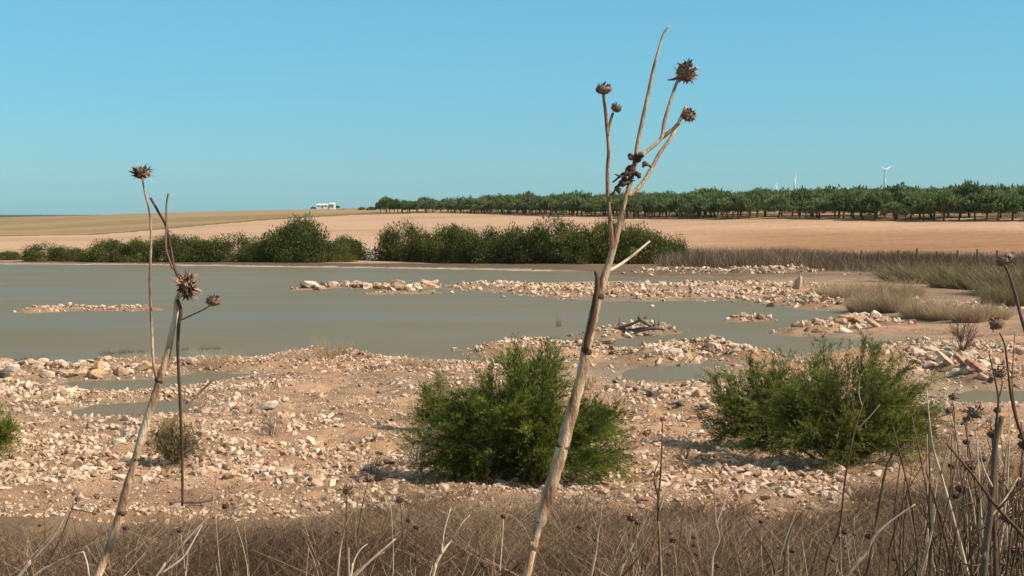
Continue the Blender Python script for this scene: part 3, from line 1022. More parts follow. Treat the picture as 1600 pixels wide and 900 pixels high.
for px, py, n, h, lb in [(655, 730, 40, .75, 'grey dead twig bush in the shade left of the largest tamarisk'),
                         (425, 680, 24, .36, 'low grey dead bush on the pink ground in the middle left'),
                         (195, 690, 18, .34, 'low grey dead weed beside the left thistle on the rubble'),
                         (585, 746, 22, .32, 'flat grey dead weed on the rubble before the dead twig bush'),
                         (1070, 715, 20, .42, 'thin dry weed in the white rubble between the tamarisks'),
                         (1365, 715, 14, .5, 'dry twigs at the foot of the right tamarisk')]:
    p = hit(px, py)
    tag(twig_shrub(g, n, h, 1.1, 2, .006).build('dead_bush', M['grey_twig']), lb, 'dead bush').location = p

# the bushes along the far shore
def crown_leaves(rng, n, a, b_, c_, cl, leaf, zc, shoots=0.5, cr=.30):
    """leaf clumps spread over an uneven crown"""
    ct = unit(rng.normal(size=(cl, 3)))
    ct[:, 2] = np.abs(ct[:, 2]) * 1.0 - .35
    rad = (.42 + .55 * rng.random((cl, 1)) ** .6)
    ctr = ct * rad * np.array((a, b_, c_)) + np.array((0, 0, zc))
    ctr[:, 2] = np.maximum(ctr[:, 2], .14 * c_)
    tone = rng.normal(.48, .15, cl)
    w = rng.integers(0, cl, n)
    off = unit(rng.normal(size=(n, 3))) * rng.random((n, 1)) ** .45 * np.array((a, b_, c_ * .9)) * cr * 1.05 * (.55 + .7 * rng.random((cl, 1)))[w]
    P = ctr[w] + off
    P[:, 2] = np.maximum(P[:, 2], .02)
    D = unit(ctr - np.array((0, 0, zc * .4)))[w] * .8 + rng.normal(size=(n, 3)) * .6 + np.array((0, 0, shoots))
    L = leaf * (.6 + .9 * rng.random(n))
    V, Fc = leaves(P, D, L, L * .42, rng)
    return V, Fc, np.repeat(np.clip(tone[w] + rng.normal(0, .12, n), 0, 1), 4), ctr

def woody(rng, ctr, r0, n):
    A = Acc()
    for k in range(n):
        c_ = ctr[rng.integers(0, len(ctr))]
        b0 = np.array((rng.normal() * r0, rng.normal() * r0, -.15))
        V, Fc = tube([b0, b0 * .6 + c_ * .4 + np.array((0, 0, .1)), c_], [r0 * .55, r0 * .35, r0 * .12], 5, .15)
        A.add(V, Fc)
    return A

protos = []
for k in range(6):
    r = np.random.default_rng(400 + k)
    V, Fc, T, ctr = crown_leaves(r, 15000, 1.0, 1.0, .80, 54, .052, .22, .28, .33)
    e = empty('lakeside_bush')
    woody(r, ctr, .06, 12).build('stems', M['bark'], e)
    mk('foliage', V, Fc, M['lakeside'], e, T)
    protos.append(e)
used = set()
# px of centre, top of crown, base row, width, label
LB = [
    (8, 389, 409, 44, 'small rounded bush at the far left end of the lake shore'),
    (72, 380, 411, 66, 'low bush beginning the long left hedge on the far shore'),
    (118, 384, 411, 60, 'low olive bush left of the taller hump of the left hedge'),
    (172, 373, 412, 72, 'taller humped bush in the left hedge behind the thin thistle stem'),
    (215, 371, 413, 54, 'dark bush of the left hedge just left of the two thistle stems'),
    (262, 364, 412, 74, 'tall dark bush in the left hedge behind the broken thistle tops'),
    (312, 364, 412, 74, 'dark bush right of the broken thistle tops in the left hedge'),
    (362, 366, 412, 78, 'wide dark bush ending the dense part of the left hedge'),
    (408, 368, 413, 50, 'small bush beside the tallest tree like shrub of the left hedge'),
    (455, 352, 413, 90, 'broad lower part bush below the tallest crown of the left hedge'),
    (472, 336, 412, 72, 'tallest tree like shrub on the far shore, left of the path gap'),
    (515, 374, 412, 60, 'round bush right of the tallest far shore shrub'),
    (541, 363, 409, 60, 'round bush just left of the pale path gap'),
    (628, 348, 410, 66, 'high dark bush just right of the pale path gap'),
    (660, 356, 411, 70, 'second dark bush right of the pale path gap'),
    (705, 350, 413, 76, 'tall bush in the left part of the right hedge'),
    (748, 354, 415, 74, 'bush in the right hedge with ragged shoots on top'),
    (795, 352, 416, 80, 'tall bush in the middle of the right hedge'),
    (832, 350, 417, 70, 'dense bush right of the middle of the right hedge'),
    (862, 341, 417, 70, 'highest ragged crown of the right hedge with thin top shoots'),
    (905, 346, 418, 84, 'broad bush left of the thick thistle stalk in the right hedge'),
    (950, 343, 418, 84, 'broad bush directly behind the thick thistle stalk in the right hedge'),
    (995, 350, 418, 84, 'bush right of the thick thistle stalk in the right hedge'),
    (1032, 362, 416, 70, 'sloping bush near the right end of the right hedge'),
    (1056, 376, 408, 40, 'last low bush at the right end of the right hedge'),
]
for n_, (px, top, bot, wpx, lb) in enumerate(LB):
    D = 5.0 / -slope(bot) * .985
    D = min(max(D, 112), 158) + 7
    x = (px - 800) / F * D
    z = float(H(x, D)[0])
    topz = EYE + float(slope(top)) * D
    pr = protos[n_ % 6]
    o = pr if pr.name not in used else copy_tree(pr)
    used.add(pr.name)
    hgt = topz - z
    o.location = (x, D, z - .1)
    o.rotation_euler = (0, 0, random.uniform(0, 6.28))
    o.scale = (wpx * D / F * .65, wpx * D / F * .60, hgt * 1.18)
    tag(o, lb, 'bush', 'bushes along the far shore')

# ------------------------------------------------------------------ the orchard on the rise
oprot = []
OCR = []
for k in range(5):
    r = np.random.default_rng(500 + k)
    V, Fc, T, ctr = crown_leaves(r, 3200, 2.75, 2.75, 2.15, 36, .46, 2.15, .3, .34)
    V[:, 2] = np.maximum(V[:, 2], .25 + .5 * r.random(len(V)))
    OCR.append((V, Fc, T))
    e = empty('orchard_tree')
    A = Acc()
    V2, F2 = tube([(0, 0, -.3), (.05, .03, .6), (.1, 0, 1.2), (.05, -.05, 2.2)], [.24, .18, .15, .09], 8, .15)
    A.add(V2, F2)
    for q in range(6):
        c_ = ctr[r.integers(0, len(ctr))]
        V2, F2 = tube([(.08, 0, 1.2), (c_[0] * .4, c_[1] * .4, 1.9), tuple(c_)], [.11, .08, .03], 5)
        A.add(V2, F2)
    A.build('trunk', M['bark'], e)
    mk('crown', V, Fc, M['orchard'], e, T)
    oprot.append(e)
# front edge of the orchard as a line on the ground
epx = np.array(OE_PX[2:11], float)
ed = np.array(OE_D[2:11], float)
EX = (np.interp(np.linspace(585, 1800, 300), epx, np.arange(len(epx))))
lp = np.linspace(585, 1800, 400)
ld = np.interp(lp, OE_PX, OE_D)
edge = np.stack([(lp - 800) / F * ld, ld], 1)
cum = np.concatenate([[0], np.cumsum(np.linalg.norm(np.diff(edge, axis=0), axis=1))])
tang = unit(np.gradient(edge, axis=0))
nrm = np.stack([-tang[:, 1], tang[:, 0]], 1)
nrm *= np.sign(nrm[:, 1:2])
trees = []
rest = []
for row in range(46):
    off = row * 6.3 if row < 5 else 5 * 6.3 + (row - 5) * 9
    step = 5.7 if row < 3 else 6.5
    t = random.uniform(0, 3)
    while t < cum[-1]:
        i = int(np.searchsorted(cum, t))
        i = min(i, len(edge) - 1)
        q = edge[i] + nrm[i] * (off + random.uniform(-.9, .9)) + tang[i] * random.uniform(-.9, .9)
        px = 800 + F * q[0] / q[1]
        if 560 < px < 1720 and random.random() > (.04 if row == 0 else .10):
            (trees if row < 4 else rest).append((q[0], q[1], px, row, random.uniform(.74, 1.16) * (1.18 if random.random() < .12 else 1) * (.86 if px < 760 else 1)))
        t += step * (1.25 if px < 700 else 1)
trees.sort(key=lambda a: (a[3], a[1]))
extra = trees[270:]
trees = trees[:270]
rest += extra
used = set()
ROWN = ['front row of the dark green orchard', 'second row of the dark green orchard', 'third row of the dark green orchard', 'fourth row of the dark green orchard']
def part_of(px):
    if px < 760: return 'right of the white house'
    if px < 940: return 'above the far bushes'
    if px < 1080: return 'behind the thick thistle'
    if px < 1230: return 'left of the edge on turbine'
    if px < 1330: return 'between the two tall wind turbines'
    if px < 1440: return 'below the spread bladed turbine'
    return 'right of the turbines'
done = set()
for n_, (x, y, px, row, sc) in enumerate(trees):
    pr = oprot[random.randrange(5)]
    o = pr if pr.name not in used else copy_tree(pr)
    used.add(pr.name)
    z = float(H(x, y)[0])
    o.location = (x, y, z)
    o.rotation_euler = (0, 0, random.uniform(0, 6.28))
    o.scale = (sc * random.uniform(1.05, 1.3), sc * random.uniform(1.05, 1.3), sc * random.uniform(1.15, 1.55))
    tag(o, 'tree in the %s, %s' % (ROWN[row].replace(' of the dark green', ' of the'), part_of(px)), 'tree', 'orchard trees, ' + ROWN[row].split(' of')[0])
acc = Acc()
for (x, y, px, row, sc) in rest:
    V, Fc, T = OCR[random.randrange(5)]
    k = 420 if y < 420 else 260
    f = Fc[RNG.permutation(len(Fc))[:k]]
    a = random.uniform(0, 6.28)
    R = np.array(((math.cos(a), -math.sin(a), 0), (math.sin(a), math.cos(a), 0), (0, 0, 1)))
    Q = V[f.ravel()].reshape(-1, 4, 3)
    ctr = Q.mean(1, keepdims=True)
    Q = (ctr + (Q - ctr) * 1.55).reshape(-1, 3) @ R.T * (sc * 1.35) + np.array((x, y, float(H(x, y)[0])))
    acc.add(Q, np.arange(len(Q)).reshape(-1, 4), T[f.ravel()])
kind(acc.build('orchard_woodland', M['orchard']), 'stuff')

# lone trees on the skyline round the white house
for px, py, hpx, D, lb in [(490, 327, 6, 980, 'tiny dark tree left of the white house on the skyline'),
                           (516, 326, 6, 1010, 'tiny dark tree between the two white farm buildings'),
                           (527, 326, 7, 1010, 'tiny dark tree right of the white house on the skyline'),
                           (537, 330, 6, 830, 'lone round tree on the field edge right of the white house'),
                           (551, 330, 4, 830, 'very small shrub like tree left of the orchard end'),
                           (566, 330, 9, 760, 'lone dark tree standing just off the left end of the orchard'),
                           (580, 330, 10, 740, 'second lone dark tree at the left end of the orchard')]:
    o = copy_tree(oprot[random.randrange(5)])
    x = (px - 800) / F * D
    s_ = hpx * D / F / 4.8
    o.location = (x, D, EYE + float(slope(py + 1)) * D)
    o.location.z = min(o.location.z, float(H(x, D)[0]) + .2)
    o.scale = (s_ * 1.2, s_ * 1.2, s_)
    tag(o, lb, 'tree')

# ------------------------------------------------------------------ white farm buildings on the skyline
def box(x0, x1, y0, y1, z0, z1):
    V = [(x, y, z) for z in (z0, z1) for x, y in ((x0, y0), (x1, y0), (x1, y1), (x0, y1))]
    return V, [(0, 3, 2, 1), (4, 5, 6, 7), (0, 1, 5, 4), (1, 2, 6, 5), (2, 3, 7, 6), (3, 0, 4, 7)]
def farm(px, py, D, w, d, h, label, wins):
    x = (px - 800) / F * D
    z = EYE + float(slope(py)) * D
    z = max(z, float(H(x, D)[0]))
    o = tag(empty('farm_building', (x, D, z)), label, 'building')
    mk('wall', *box(-w / 2, w / 2, 0, d, -3, h), M['plaster'], o)
    rv = [(-w / 2 - .3, -.3, h), (w / 2 + .3, -.3, h), (w / 2 + .3, d + .3, h), (-w / 2 - .3, d + .3, h), (-w / 2 - .3, d / 2, h + 1.0), (w / 2 + .3, d / 2, h + 1.0)]
    mk('roof', rv, [(0, 1, 5, 4), (2, 3, 4, 5), (0, 4, 3, 3), (1, 2, 5, 5), (0, 3, 2, 1)][:2] , M['plaster'], o)
    mk('gable', [(-w / 2, 0, h), (-w / 2, d, h), (-w / 2, d / 2, h + .9), (w / 2, 0, h), (w / 2, d, h), (w / 2, d / 2, h + .9)], [(0, 1, 2), (3, 5, 4)], M['plaster'], o)
    for wx in wins:
        mk('window', *box(wx - .45, wx + .45, -.06, .02, 1.0, 2.1), M['glass'], o)
    mk('door', *box(-.5, .5, -.07, .02, 0, 2.1), M['wood'], o)
farm(504, 325.5, 990, 7.6, 6, 2.2, 'low white farm building, wider one of the two on the skyline', [-2.6, 2.4])
farm(519.5, 324.8, 990, 3.4, 5, 2.6, 'small white farm building, narrower right one of the two on the skyline', [-1.2])

# ------------------------------------------------------------------ wind turbines
def turbine(px, hub_py, D, blade, yaw, spin, label):
    x = (px - 800) / F * D
    hz = EYE + float(slope(hub_py)) * D
    gz_ = float(H(x, D)[0])
    o = tag(empty('wind_turbine', (x, D, gz_), yaw), label, 'wind turbine', 'wind turbines beyond the orchard')
    hh = hz - gz_
    A = Acc()
    A.add(*tube([(0, 0, -2), (0, 0, hh * .5), (0, 0, hh)], [4.2, 3.6, 2.8], 14))
    A.build('tower', M['turbine'], o, True)
    A = Acc()
    A.add(*tube([(0, -3.4, hh + .8), (0, -2.6, hh + .8), (0, 2.4, hh + .9), (0, 4.4, hh + .8)], [1.2, 1.9, 1.9, 1.2], 10))
    A.build('nacelle', M['turbine'], o, True)
    A = Acc()
    A.add(*tube([(0, -5.4, hh + .8), (0, -4.8, hh + .8), (0, -3.4, hh + .8)], [.3, 1.2, 1.5], 10))
    A.build('hub', M['turbine'], o, True)
    for k in range(3):
        a = spin + k * 2.0944
        u = np.array((math.sin(a), 0, math.cos(a)))
        t_ = np.array((math.cos(a), 0, -math.sin(a)))
        V = []
        for (r_, c_, th_) in ((.02, 2.4, 1.4), (.18, 5.0, 1.2), (.55, 3.6, .8), (.9, 2.0, .5), (1.0, .9, .3)):
            q = np.array((0, -4.4, hh + .8)) + u * r_ * blade
            V += [q - t_ * c_ * .55, q + np.array((0, -th_, 0)), q + t_ * c_ * .45, q + np.array((0, th_, 0))]
        fc = []
        for i in range(4):
            for j in range(4):
                fc.append((i * 4 + j, i * 4 + (j + 1) % 4, i * 4 + 4 + (j + 1) % 4, i * 4 + 4 + j))
        fc.append((16, 17, 18, 19))
        mk('blade', V, fc, M['turbine'], o)
turbine(1381, 266, 5200, 29, .50, math.radians(60), 'white wind turbine with three spread blades above the orchard')
turbine(1240.5, 276, 5600, 25, 1.4, math.radians(0), 'white wind turbine seen edge on above the orchard')
turbine(1212, 290, 8200, 22, .6, math.radians(20), 'tiny distant white wind turbine barely above the tree tops')

# ------------------------------------------------------------------ fence at the reed bed, reeds, tussocks, scrub
o = tag(empty('wire_fence', (0, 0, 0)), 'dark leaning posts of a wire fence between reeds and ploughed field', 'fence')
fp = []
for px, top in [(1318, 394), (1346, 391), (1373, 393), (1404, 390), (1433, 388), (1465, 392), (1497, 391), (1528, 389), (1557, 391), (1582, 393), (1612, 391), (1640, 392), (1670, 391)]:
    D = 138 + random.uniform(-1, 1)
    x = (px - 800) / F * D
    z = float(H(x, D)[0])
    t_ = EYE + float(slope(top)) * D
    lean = random.uniform(-.08, .08)
    A = Acc()
    A.add(*tube([(x, D, z - .3), (x + lean * .5, D, (z + t_) / 2), (x + lean, D, t_)], [.12, .11, .09], 6, .2))
    A.build('post', M['post'], o)
    fp.append((x + lean * .6, D, z, t_))
for fr in (.45, .75):
    A = Acc()
    for a, b_ in zip(fp, fp[1:]):
        A.add(*tube([(a[0], a[1] - .08, a[2] + (a[3] - a[2]) * fr), (b_[0], b_[1] - .08, b_[2] + (b_[3] - b_[2]) * fr)], [.004, .004], 4))
    A.build('wire', M['wire'], o)
D = 178
x = (1091 - 800) / F * D
A = Acc()
A.add(*tube([(0, 0, -.3), (.02, 0, .5), (.04, 0, 1.0)], [.11, .10, .08], 8, .15))
tag(A.build('field_post', M['post']), 'single dark post in the ploughed field right of the far bushes', 'post').location = (x, D, float(H(x, D)[0]))

def scatter_poly(poly, n, rng):
    P = poly_world(poly)
    lo, hi = P.min(0), P.max(0)
    x = lo[0] + (hi[0] - lo[0]) * rng.random(n * 4)
    y = lo[1] + (hi[1] - lo[1]) * rng.random(n * 4)
    k = inside(x, y, P)
    return x[k][:n], y[k][:n]
r = np.random.default_rng(61)
x, y = scatter_poly([(1010, 411), (1100, 408), (1600, 408), (1760, 408), (1760, 432), (1420, 432), (1240, 427), (1120, 424), (1030, 421)], 42000, r)
keep = fbm(x * .10, y * .12, 3, 9) + r.random(len(x)) * .3 > .5
x, y = x[keep], y[keep]
z = H(x, y)
hh = (.75 + 1.5 * fbm(x * .16, y * .16, 3, 14)) * (.45 + .6 * r.random(len(x)))
hh *= np.interp(800 + F * x / y, [1010, 1060, 1150, 1300, 1340], [.8, 1.1, 1.05, .95, .78])
B = np.stack([x, y, z - .02], 1)
tip = B + np.stack([r.normal(0, .34, len(x)) * hh, r.normal(0, .34, len(x)) * hh, hh], 1)
V, Fc, per = blades(B, tip, .04, r, .5)
tn = np.clip(.35 + .35 * (fbm(x * .08, y * .08, 3, 3) - .5) * 2 + r.normal(0, .16, len(x)), 0, 1)
kind(mk('dry_reeds', V, Fc, M['reed'], None, np.repeat(tn, per)), 'stuff')

def tussock_mesh(rng, n, h, spread, w, name, mat):
    a = rng.random(n) * 6.283
    rr_ = np.sqrt(rng.random(n)) * .5
    B = np.stack([np.cos(a) * rr_ * spread, np.sin(a) * rr_ * spread, np.full(n, -.03)], 1)
    hh = h * (.30 + .75 * rng.random(n) ** .8) * (1 - .9 * rr_ ** 2) * (.6 + .8 * vnoise(np.cos(a) * rr_ * 5 + 9, np.sin(a) * rr_ * 5 + 9, 4))
    tip = B + np.stack([np.cos(a) * rr_ * hh * 1.5 + rng.normal(0, .3, n) * hh, np.sin(a) * rr_ * hh * 1.5 + rng.normal(0, .3, n) * hh, hh], 1)
    V, Fc, per = blades(B, tip, w, rng, .7)
    o = mk(name, V, Fc, mat, None, np.repeat(np.clip(rng.normal(.55, .2, n), 0, 1), per))
    return o
TP = [tussock_mesh(np.random.default_rng(70 + k), 2400, 1.0, 1.7, .015, 'grass_tussock', M['tussock']) for k in range(3)]
TU = [(1325, 470, 60, 34, 'leftmost tan grass tussock at the edge of the right shallow water'),
      (1362, 466, 60, 30, 'tan grass tussock behind the leftmost one on the far spit'),
      (1352, 488, 62, 36, 'front left tan grass tussock beside the narrow mud channel'),
      (1395, 486, 66, 40, 'broad tan grass tussock in the middle of the tussock belt'),
      (1415, 466, 60, 32, 'tan grass tussock at the back of the belt before the olive scrub'),
      (1440, 498, 70, 44, 'tallest pale tan tussock at the front of the belt'),
      (1385, 458, 50, 22, 'small tan tussock at the back edge beside the far rubble'),
      (1478, 500, 66, 36, 'brown tinged tussock right of the tallest one'),
      (1515, 503, 66, 34, 'brownish tussock above the bare twig shrub'),
      (1550, 500, 60, 30, 'brownish tussock at the right end of the belt'),
      (1290, 462, 44, 18, 'low thin tussock among the rocks of the far spit')]
for n_, (px, py, wpx, hpx, lb) in enumerate(TU):
    o = TP[n_] if n_ < 3 else copy_tree(TP[n_ % 3])
    p = hit(px, py)
    o.location = p
    s_ = wpx * p.y / F / 1.9
    o.scale = (s_ * .86, s_ * .8, hpx * p.y / F * .86)
    o.rotation_euler = (0, 0, random.uniform(0, 6.28))
    tag(o, lb, 'grass tussock', 'tan tussocks on the right shore')
# pale grass on the waterline mounds, dark weeds in the shallows
TS = tussock_mesh(np.random.default_rng(80), 700, 1.0, 2.4, .012, 'grass_tuft', M['tussock'])
WS = tussock_mesh(np.random.default_rng(81), 120, 1.0, 2.6, .03, 'water_weed', M['weed'])
first = True
for px, py, wpx, hpx, lb in [(520, 557, 60, 20, 'pale feathery grass tuft on top of the rubble mound at the waterline'),
                             (470, 561, 50, 12, 'short pale grass tuft on the left shoulder of the rubble mound'),
                             (650, 572, 70, 14, 'pale grass tuft along the crest of the broad rubble ridge'),
                             (335, 568, 70, 14, 'pale grass tuft on the ridge right of the left thistle'),
                             (225, 568, 60, 12, 'pale grass tuft on the ridge between thin stem and rock wall'),
                             (1460, 700, 60, 30, 'dry grass tuft right of the right tamarisk')]:
    o = TS if first else copy_tree(TS)
    first = False
    p = hit(px, py)
    o.location = p
    s_ = wpx * p.y / F / 2.6
    o.scale = (s_, s_, hpx * p.y / F * 1.5)
    tag(o, lb, 'grass tuft')
first = True
for px, py, wpx, lb in [(45, 563, 50, 'dark weed patch in the water behind the left rock wall'), (175, 553, 46, 'dark weed patch in the shallows left of the thin thistle stem'),
                        (205, 551, 40, 'second dark weed patch beside the thin thistle stem'), (325, 546, 36, 'dark weed patch in the water right of the left thistle'),
                        (288, 547, 12, 'tiny dark weed beside the left thistle stem in the water'), (872, 510, 9, 'single dark weed sticking out of the water left of the thick stalk')]:
    o = WS if first else copy_tree(WS)
    first = False
    q = flat(px, py)
    s_ = wpx * q[1] / F / 3
    o.location = (q[0], q[1], -.02)
    o.scale = (s_, s_ * .7, .2 if wpx > 10 else .55)
    tag(o, lb, 'weed')
# olive scrub at the far right
for n_, (px, py, wpx, hpx, lb) in enumerate([(1450, 441, 110, 34, 'olive green scrub bush left of the white tufted thistle head'),
                                             (1520, 450, 110, 44, 'large olive scrub bush below the white tufted thistle head'),
                                             (1590, 462, 100, 56, 'tall olive brown scrub bush at the right edge'),
                                             (1660, 462, 100, 56, 'olive scrub bush just beyond the right edge'),
                                             (1575, 478, 60, 40, 'brown scrub bush low at the right edge behind the thistles')]):
    o = tussock_mesh(np.random.default_rng(90 + n_), 4200, 1.0, 2.2, .018, 'scrub_bush', M['scrub'])
    p = hit(px, py)
    o.location = p
    o.scale = (wpx * p.y / F * .5, wpx * p.y / F * .45, hpx * p.y / F * .78)
    tag(o, lb, 'bush', 'olive scrub on the far right shore')

# driftwood debris in the water
p = hit(990, 522)
for n_, (dx, dz, L, rz_, ti, rad, lb) in enumerate([(-1.0, .28, 1.5, .3, .12, .10, 'grey driftwood log on the left of the debris heap'),
                                               (-.2, .42, 1.6, -.3, .35, .08, 'grey branch lying across the top of the debris heap'),
                                               (.75, .38, 1.3, .5, -.45, .09, 'grey branch jutting up at the right of the debris heap'),
                                               (.35, .18, 1.9, -.15, .05, .11, 'dark driftwood log low in the debris heap')]):
    A = Acc()
    c0, s0 = math.cos(rz_), math.sin(rz_)
    pts = [Vector((c0 * L * (t - .5), s0 * L * (t - .5), ti * L * (t - .5) + .05 * math.sin(t * 7 + n_))) for t in (0, .25, .5, .75, 1)]
    A.add(*tube(pts, [rad, rad * 1.05, rad * .9, rad * .7, rad * .35], 8, .35, 3))
    A.add(*tube([pts[3], pts[3] + Vector((.08, .06, .22)), pts[3] + Vector((.05, .1, .42))], [rad * .5, rad * .35, rad * .15], 6, .2))
    o = A.build('driftwood', M['driftwood'] if n_ < 3 else M['dark_rock'], None, True)
    o.location = (p.x + dx, p.y, p.z + dz)
    tag(o, lb, 'driftwood', 'driftwood in the debris heap')
A = Acc()
q = hit(300, 792)
A.add(*tube([(-.32, 0, .03), (-.1, .03, .05), (.12, .02, .05), (.34, .05, .09)], [.022, .026, .02, .012], 8, .3, 3))
tag(A.build('driftwood', M['driftwood'], None, True), 'pale stick lying on the mud right of the left thistle', 'driftwood').location = q

# ------------------------------------------------------------------ foreground brush
r = np.random.default_rng(120)
def brush(n, d0, d1, h0, h1, mask, w, lean, tone):
    x, y = fan(int(n * 1.25), d0, d1, .58, r)
    px = 800 + F * x / y
    k = mask(px, x, y)
    k2 = fbm(x * .75, y * .6, 3, 57) + (r.random(len(x)) - .5) * .30 > .36
    k[np.where(k)[0][~k2[k]]] = False
    x, y, px = x[k], y[k], px[k]
    z = H(x, y)
    hh = (h0 + (h1 - h0) * r.random(len(x)) ** 1.6) * (.25 + 1.5 * fbm(x * 1.1, y * 1.1, 3, 55))
    hh = np.minimum(hh, h1)
    B = np.stack([x, y, z - .02], 1)
    tip = B + np.stack([r.normal(0, lean, len(x)) * hh + .12 * hh, r.normal(0, lean, len(x)) * hh, hh], 1)
    V, Fc, per = blades(B, tip, w * (.6 + .8 * r.random(len(x))), r, .5)
    t = np.clip(tone + (fbm(x * .9, y * .9, 3, 66) - .5) * 1.1 + r.normal(0, .27, len(x)), 0, 1)
    return V, Fc, np.repeat(t, per)
def edge_far(px, x, y):
    lim = np.interp(px, [-200, 0, 300, 520, 560, 800, 860, 1000, 1180, 1300, 1420, 1480, 1800], [15.4, 15.2, 15.4, 16.8, 18.4, 18.6, 17.4, 17.0, 17.6, 18.8, 20.5, 24, 26])
    return y < lim + (fbm(x * 1.1, y * .9, 4, 71) - .5) * 7.5
acc = Acc()
acc.add(*brush(120000, 8.5, 20.5, .12, .42, edge_far, .0042, .8, .37))
acc.add(*brush(60000, 9, 21.5, .12, .36, edge_far, .0045, 1.3, .40))
acc.add(*brush(30000, 6.5, 24, .25, .75, lambda px, x, y: (px > 1400 + 60 * vnoise(y, y * 0, 3)) & edge_far(px, x, y), .005, .45, .46))
acc.add(*brush(30000, 18, 34, .06, .26, lambda px, x, y: fbm(x * .6, y * .5, 3, 83) > .52, .006, .8, .45))
acc.add(*brush(9000, 30, 52, .08, .28, lambda px, x, y: (fbm(x * .4, y * .3, 3, 85) > .57) & (H(x, y) > .1), .009, .5, .66))
acc.add(*brush(900, 8.0, 17, .25, .50, edge_far, .006, 1.0, .75))
acc.add(*brush(70000, 3.6, 9.0, .35, 1.15, lambda px, x, y: px > 1480 + 60 * vnoise(y, y * 0, 3), .0045, .26, .42))
kind(acc.build('dry_grass', M['brush']), 'stuff')

# ------------------------------------------------------------------ dry thistles: stalks and seed heads
def head(parent, c, R, up, rng, mat_core='head_core', squash=.8, spines=70, open_=.35, long_=1.0, fluff=False):
    """spiny dried thistle head centred at c; up = direction away from its stalk"""
    up = Vector(up).normalized()
    rot = up.to_track_quat('Z', 'Y').to_matrix()
    rm = np.array(rot)
    seg, ring = 14, 9
    V = []
    for i in range(ring + 1):
        t = i / ring
        ph = -math.pi / 2 + t * (math.pi / 2 + .55)
        for j in range(seg):
            a = j / seg * 6.283
            rr_ = math.cos(ph) * R * .86 * (1 + .10 * rng.normal())
            V.append((math.cos(a) * rr_, math.sin(a) * rr_, math.sin(ph) * R * .86 * squash))
    V = np.array(V) @ rm.T + np.array(c)
    fc = [(i * seg + j, i * seg + (j + 1) % seg, (i + 1) * seg + (j + 1) % seg, (i + 1) * seg + j) for i in range(ring) for j in range(seg)]
    top = ring * seg
    fc += [(top, top + j, top + j + 1, top + j + 2) for j in range(1, seg - 2, 2)]
    o = mk('seed_head', V, fc, M[mat_core], parent, None, True)
    A = Acc()
    for k in range(spines):
        f = (k + .5) / spines
        ph = math.asin(-.85 + 1.72 * f)
        a = k * 2.39996
        n_ = np.array((math.cos(a) * math.cos(ph), math.sin(a) * math.cos(ph), math.sin(ph) * squash))
        b0 = n_ * R * .74
        d = unit(n_ * np.array((1, 1, .5)) + np.array((0, 0, open_ - .55 * (f < .3))) + rng.normal(size=3) * .28)
        L = R * (.34 + .4 * rng.random()) * long_
        w = R * (.22 + .14 * rng.random())
        s_ = unit(np.cross(d, np.array((0, 0, 1.0)) + rng.normal(size=3) * .3))
        nn = np.cross(s_, d)
        e = b0 + d * L
        mid = b0 + d * L * .45 + nn * w * .35
        Vs = np.array((b0 - s_ * w * .5, b0 + s_ * w * .5, mid + s_ * w * .42, mid - s_ * w * .42, e + s_ * w * .05, e - s_ * w * .05))
        A.add(Vs @ rm.T + np.array(c), [(0, 1, 2, 3), (3, 2, 4, 5)], float(np.clip(rng.normal(.5, .28), 0, 1)))
    A.build('bracts', M['bract'], o)
    if fluff:
        n = 260
        d = unit(rng.normal(size=(n, 3)) * np.array((.7, .7, .4)) + np.array((0, 0, .9)))
        Vf, Ff = leaves(np.tile(np.array((0, 0, R * .3)), (n, 1)) + rng.normal(size=(n, 3)) * R * .15, d, R * (.6 + .7 * rng.random(n)), R * .05, rng)
        mk('fluff', Vf @ rm.T + np.array(c), Ff, M['fluff'], o)
    return o

def stem(parent, pts, w0, w1, depth, mat, name='stem', root=False, dd=0.0, jit=.18, seg=10, widths=None):
    if name in ('stem', 'branch') and mat.name.startswith(('thin', 'dark')) and depth > 3:
        w0, w1 = w0 * .8, w1 * .55
    P = [at(px, py, depth + dd * i / max(1, len(pts) - 1)) for i, (px, py) in enumerate(pts)]
    W = list(np.linspace(w0, w1, len(pts))) if widths is None else list(widths)
    R = [w * .5 * depth / F for w in W]
    if root:
        a, b_ = P[0], P[1]
        d = (a - b_).normalized()
        g_ = float(H(a.x, a.y)[0])
        L = max(0.05, (a.z - g_) / max(.35, -d.z))
        e = a + d * L
        e.z = float(H(e.x, e.y)[0]) - .04
        P = [e, a.lerp(e, .5)] + P
        R = [R[0] * 1.15, R[0] * 1.08] + R
    A = Acc()
    A.add(*tube(P, R, seg, jit, 4))
    return A.build(name, mat, parent, True), P

def head_at(parent, px, py, dpx, depth, towards, rng, **kw):
    c = at(px, py, depth)
    t = at(towards[0], towards[1], depth + kw.pop('back', 0.0))
    return head(parent, c, dpx * .5 * depth / F, c - t, rng, **kw)

hr = np.random.default_rng(200)
